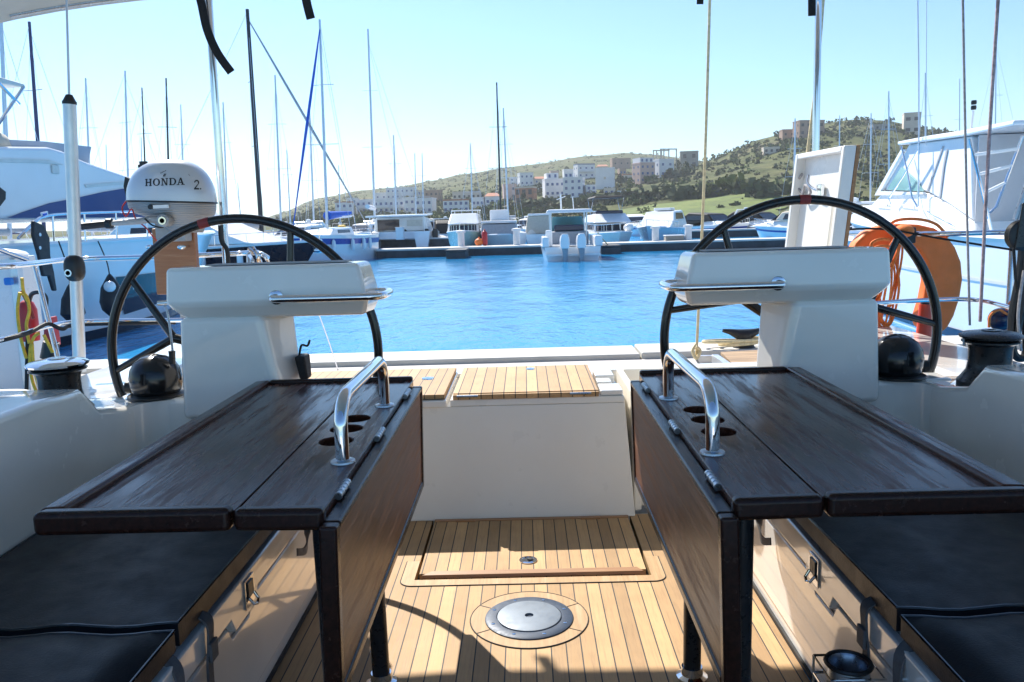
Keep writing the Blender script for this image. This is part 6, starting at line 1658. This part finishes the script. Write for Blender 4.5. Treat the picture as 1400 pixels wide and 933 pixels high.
# ---------------------------------------------------------------- houses
GH = 'houses on the hillside behind the marina'
def house(label, x0, x1, yt, yb, wall, rows, cols, rz=0.0, win='winblue', roof=None, depth=9.0, name='house', extra=None, skip=(), parapet=True, wsize=(1.1, 1.2), dist=None):
    cx = (x0 + x1) / 2
    p = ground_hit(cx, yb + 1)
    if dist: p = at_y(cx, yb, dist)
    if p is None: p = at_y(cx, yb, 700)
    y = p.y; sc_ = y / F
    W_ = (x1 - x0) * sc_ / (abs(math.cos(rz)) + .0); W_ = max(3, W_ - depth * abs(math.sin(rz)) * .8)
    H_ = (yb - yt) * sc_
    T = thing(name, label, 'house', (p.x, y + depth / 2, p.z), rz, GH, local=True)
    b = MB(); b.bb(-W_ / 2, W_ / 2, -depth / 2, depth / 2, -4, H_); wl = b.build('wall', M[wall], T, smooth=False)
    if parapet:
        b = MB()
        b.bb(-W_ / 2 - .1, W_ / 2 + .1, -depth / 2 - .1, -depth / 2 + .2, H_ + .01, H_ + .6)
        b.bb(-W_ / 2 - .1, -W_ / 2 + .2, -depth / 2 + .21, depth / 2 + .1, H_ + .01, H_ + .6); b.bb(W_ / 2 - .2, W_ / 2 + .1, -depth / 2 + .21, depth / 2 + .1, H_ + .01, H_ + .6)
        b.build('parapet', M[roof or wall], wl, smooth=False)
    elif roof:
        b = MB(); e = .5
        b.hexa([(-W_ / 2 - e, -depth / 2 - e, H_ + .01), (W_ / 2 + e, -depth / 2 - e, H_ + .01), (W_ / 2 + e, depth / 2 + e, H_ + .01), (-W_ / 2 - e, depth / 2 + e, H_ + .01)],
               [(-W_ / 2 + 1, -.3, H_ + 1.6), (W_ / 2 - 1, -.3, H_ + 1.6), (W_ / 2 - 1, .3, H_ + 1.6), (-W_ / 2 + 1, .3, H_ + 1.6)]); b.build('roof', M[roof], T, smooth=False)
    for r_ in range(rows):
        zc = H_ * (1 - (r_ + .5) / rows) + .1 if rows > 1 else H_ * .55
        for c_ in range(cols):
            if (r_, c_) in skip: continue
            xc = -W_ / 2 + W_ * (c_ + .5) / cols
            ww, wh = wsize
            ww = min(ww, W_ / cols * .55); wh = min(wh, H_ / rows * .6)
            b = MB(); b.bb(xc - ww / 2, xc + ww / 2, -depth / 2 - .09, -depth / 2 + .02, zc - wh / 2, zc + wh / 2)
            b.build('window', M[win], wl, smooth=False)
    nside = max(1, int(depth / 4))
    if abs(rz) > .12:
        sx = -1 if rz > 0 else 1
        for r_ in range(rows):
            zc = H_ * (1 - (r_ + .5) / rows) + .1
            for k in range(nside):
                yc = -depth / 2 + depth * (k + .5) / nside
                b = MB(); b.bb(sx * (W_ / 2 - .02), sx * (W_ / 2 + .09), yc - .5, yc + .5, zc - .55, zc + .55); b.build('window', M[win], wl, smooth=False)
    if extra: extra(T, W_, H_, depth)
    return T
def balc(*rows):
    def f(T, W_, H_, d):
        for (u0, u1, f0) in rows:
            b = MB(); b.bb(-W_ / 2 + W_ * u0, -W_ / 2 + W_ * u1, -d / 2 - 1.4, -d / 2 - .1, H_ * f0 - .15, H_ * f0); bo = b.build('balcony', M['wallwhite'], T, smooth=False)
            b = MB(); b.bb(-W_ / 2 + W_ * u0, -W_ / 2 + W_ * u1, -d / 2 - 1.42, -d / 2 - 1.30, H_ * f0 + .01, H_ * f0 + .95); b.build('balcony_front', M['wallwhite'], bo, smooth=False)
    return f
def frame(T, W_, H_, d):
    zt_ = H_ + 5.2
    for x in (-W_ / 2 + 1, -W_ / 6, W_ / 6, W_ / 2 + 1.5):
        for y in (-d / 2 + .3, d / 2 - .3):
            b = MB(); b.bb(x - .22, x + .22, y - .22, y + .22, H_ + .01 if x < W_ / 2 else 0, zt_); b.build('concrete_column', M['wallgrey'], T, smooth=False)
    for y in (-d / 2 + .3, d / 2 - .3):
        b = MB(); b.bb(-W_ / 2 + .7, W_ / 2 + 1.8, y - .25, y + .25, zt_ + .01, zt_ + .55); b.build('concrete_beam', M['wallgrey'], T, smooth=False)
def stack(du0, du1, h, mat, rows=1, cols=2, win='winblue'):
    def f(T, W_, H_, d):
        x0, x1 = -W_ / 2 + W_ * du0, -W_ / 2 + W_ * du1
        b = MB(); b.bb(x0, x1, -d / 2 + 1.0, d / 2, H_ + .02, H_ + h); s_ = b.build('upper_storey', M[mat], T, smooth=False)
        for c_ in range(cols):
            xc = x0 + (x1 - x0) * (c_ + .5) / cols
            b = MB(); b.bb(xc - .5, xc + .5, -d / 2 + .9, -d / 2 + 1.02, H_ + h * .35, H_ + h * .8); b.build('window', M[win], s_, smooth=False)
    return f
house('white house with a red tiled edge at the left end of the village', 456, 483, 277, 295, 'wallwhite', 2, 3, .15, roof='rooftile', extra=balc((.05, .6, .42)))
house('small white house behind the red edged one at the left end of the village', 475, 488, 271, 279, 'wallwhite', 1, 2, 0)
house('white terrace house just left of the catamaran mast', 487, 512, 274, 292, 'wallwhite', 2, 3, -.12, extra=balc((.1, .9, .45)))
house('white house with dark terrace stepping up right of the catamaran mast', 511, 529, 264, 275, 'wallwhite', 1, 2, .1, extra=balc((.0, .9, .1)))
house('tall white apartment block topping the left terrace of houses', 528.5, 566, 257, 272, 'wallwhite', 2, 6, 0, extra=balc((.55, .95, .3)))
house('white terrace block with blue shutters below the tall apartment block', 511, 553, 274, 291, 'wallwhite', 2, 6, 0, extra=balc((.1, .5, .45), (.6, .95, .45)))
house('white cube house between the shuttered block and the corner block', 553, 568, 271, 291, 'wallwhite', 2, 2, 0)
house('white corner block with six windows at the right end of the lower terrace', 568, 594, 272, 292, 'wallwhite', 2, 3, -.1, extra=balc((.05, .4, .45)))
house('narrow cream block right of the tall apartment block', 566, 581, 261, 273, 'wallcream', 2, 3, 0)
house('tan block standing right of the narrow cream one', 581, 603, 261, 278, 'wallbrown', 2, 3, -.15, win='windark')
house('long white two storey house with a red roof line behind the teal cruiser', 605, 641, 274, 290, 'wallwhite', 2, 5, .05, roof='rooftile')
house('long cream house upper of the two above the teal cruiser', 619, 657, 263, 274, 'wallcream', 1, 6, 0, win='windark')
house('low white house between the teal cruiser and the dark tall mast', 646, 664, 271, 284, 'wallwhite', 1, 3, -.1)
house('white house with a red roof left of the dark tall mast', 664, 683, 268, 283, 'wallwhite', 1, 3, 0, roof='rooftile', parapet=False)
house('pink house left of the bare brick one', 687, 706, 253, 273, 'wallpink', 2, 2, .1, win='windark')
house('unfinished bare brick house with dark openings right of the pale mast', 705, 734, 257, 279, 'wallbrick', 2, 3, -.2, win='windark', wsize=(2.6, 2.4), parapet=True, roof='wallcream')
house('lilac white house high above the bare brick one', 708, 729, 237, 254, 'wallwhite', 2, 3, .2)
house('tan roofed low house right of the lilac white one', 730, 746, 244, 252, 'wallcream', 1, 2, 0, roof='rooftile', parapet=False)
house('large white house with blue windows above the centre console boat', 743, 772, 246, 270, 'wallwhite', 2, 4, .12, extra=stack(.1, .7, 3.2, 'wallwhite'))
house('white stepped house right of the large one with blue windows', 771, 801, 244, 270, 'wallwhite', 3, 3, -.2, extra=stack(.05, .5, 2.6, 'wallwhite'))
house('upper blue and white house above the stepped one', 786, 813, 225, 244, 'wallwhite', 2, 3, .25, extra=balc((.1, .9, .5)), roof='winblue')
house('large blank cream white block above the dark bimini of the trawler', 815, 843, 231, 258, 'wallwhite', 1, 1, -.15, win='wallcream')
house('small house with an orange tiled roof above the blank white block', 817, 831, 227, 234, 'wallcream', 1, 2, 0, roof='rooftile', parapet=False)
house('brown unfinished building near the skyline right of the orange roof', 836, 862, 217, 230, 'wallbrown', 1, 3, .1, win='windark')
house('low cream house left of the pink tower block', 852, 869, 239, 249, 'wallcream', 1, 2, 0, roof='rooftile')
house('pink and brown tower block with a white top storey', 868, 895, 224, 250, 'wallpink', 3, 3, .35, win='winblue', extra=stack(.05, .95, 3.0, 'wallwhite', 1, 3))
house('white and blue block carrying a bare concrete frame on its roof', 895, 921, 219, 243, 'wallwhite', 2, 2, .3, extra=frame)
house('grey unfinished concrete block right of the roof frame', 931, 957, 208, 230, 'wallgrey', 2, 2, -.15, win='windark', wsize=(1.8, 2.2))
for a in (('small white house with a flat roof left of the large one with blue windows', 736, 748, 254, 264, 'wallwhite', 1, 2),
          ('tiny pink house above the large white one with blue windows', 752, 764, 234, 243, 'wallpink', 1, 2),
          ('small white house low between the stepped house and the blank block', 800, 815, 254, 266, 'wallwhite', 2, 2),
          ('small tan house with a terrace right below the blank white block', 826, 843, 258, 267, 'wallcream', 1, 2),
          ('white cottage on the slope left of the blue and white upper house', 770, 785, 232, 243, 'wallwhite', 1, 2),
          ('small grey house between the orange roof and the pink tower', 846, 856, 231, 240, 'wallbrown', 1, 2),
          ('narrow white house left of the lilac one', 696, 707, 243, 253, 'wallwhite', 2, 1),
          ('low white house at the right foot of the village above the trawler', 845, 860, 262, 270, 'wallwhite', 1, 2)):
    house(*a, .1 if len(a[0]) % 2 else -.15, depth=7)
house('red and grey ruin on the hilltop left of the second steel post', 1090, 1127, 166, 186, 'wallbrown', 2, 4, .15, win='windark', wsize=(1.5, 1.6), depth=8)
house('small reddish wing left of the hilltop ruin', 1070, 1087, 178, 189, 'wallbrown', 1, 2, 0, win='windark', depth=6)
house('square grey tower house on the hilltop above the right motor yacht', 1238, 1262, 156, 184, 'wallcream', 2, 2, -.3, win='windark', wsize=(2.6, 1.7), depth=8)
house('low grey flat building on the ridge left of the hilltop tower', 1194, 1217, 171, 177, 'wallgrey', 1, 2, 0, win='windark', depth=6)
house('long low pale building on the slope left of the upright lid', 1045, 1067, 202, 209, 'wallcream', 1, 3, -.1, win='windark', depth=6)
# a few single trees among the houses
def tree(label, px, py, h, kind):
    p = ground_hit(px, py)
    if p is None: return
    T = thing('tree', label, 'tree', tuple(p), 0, 'single trees on the hillside', local=True)
    b = MB(); b.tube([(0, 0, -.5), (.05, 0, h * .35), (0, .05, h * .75)], [.22, .17, .06], 8); b.build('trunk', M['bark'], T)
    rr = random.Random(int(px)); V_, F_ = [], []
    for k in range(150):
        u = rr.random(); a = rr.uniform(0, 6.28)
        if kind == 'palm': c = Vector((math.cos(a) * h * .3 * u, math.sin(a) * h * .3 * u, h * (.95 - .25 * u * u))); s = h * .06
        else:
            z = h * (.28 + .75 * u); rad = h * .30 * math.sin(math.pi * min(1, .12 + u * .85)) * rr.random() ** .4
            c = Vector((math.cos(a) * rad, math.sin(a) * rad, z)); s = h * rr.uniform(.05, .09)
        n_ = Vector((rr.uniform(-1, 1), rr.uniform(-1, 1), rr.uniform(-1, 1))).normalized(); w_ = n_.orthogonal().normalized(); x_ = n_.cross(w_); i0 = len(V_)
        for ang in (0, 1.57, 3.1, 4.7): V_.append(c + (w_ * math.cos(ang) + x_ * math.sin(ang)) * s)
        F_.append((i0, i0 + 1, i0 + 2, i0 + 3))
    me = bpy.data.meshes.new('crown'); me.from_pydata(V_, [], F_); me.materials.append(bmats[0 if kind != 'bright' else 2])
    o = bpy.data.objects.new('crown', me); COL.objects.link(o); o.parent = T
tree('dark tree on the right side of the blank white block', 848, 256, 6.5, 'round')
tree('pale green tree below the pink tower block', 862, 262, 6, 'bright')
tree('palm like tree above the lilac white house', 775, 240, 7, 'palm')
tree('dark tree right of the white block with the concrete frame', 927, 238, 7, 'round')
tree('dark tree below the grey concrete block', 938, 246, 8, 'round')
tree('dark tree left of the large white house with blue windows', 738, 268, 6, 'round')
tree('dark tree between the bare brick house and the pontoon boats', 716, 284, 6, 'round')
tree('dark bush like tree on the hilltop right of the ruin', 1171, 172, 5, 'round')
tree('dark tree right of the hilltop tower on the ridge', 1292, 187, 5, 'round')
# small clouds low in the sky at the left
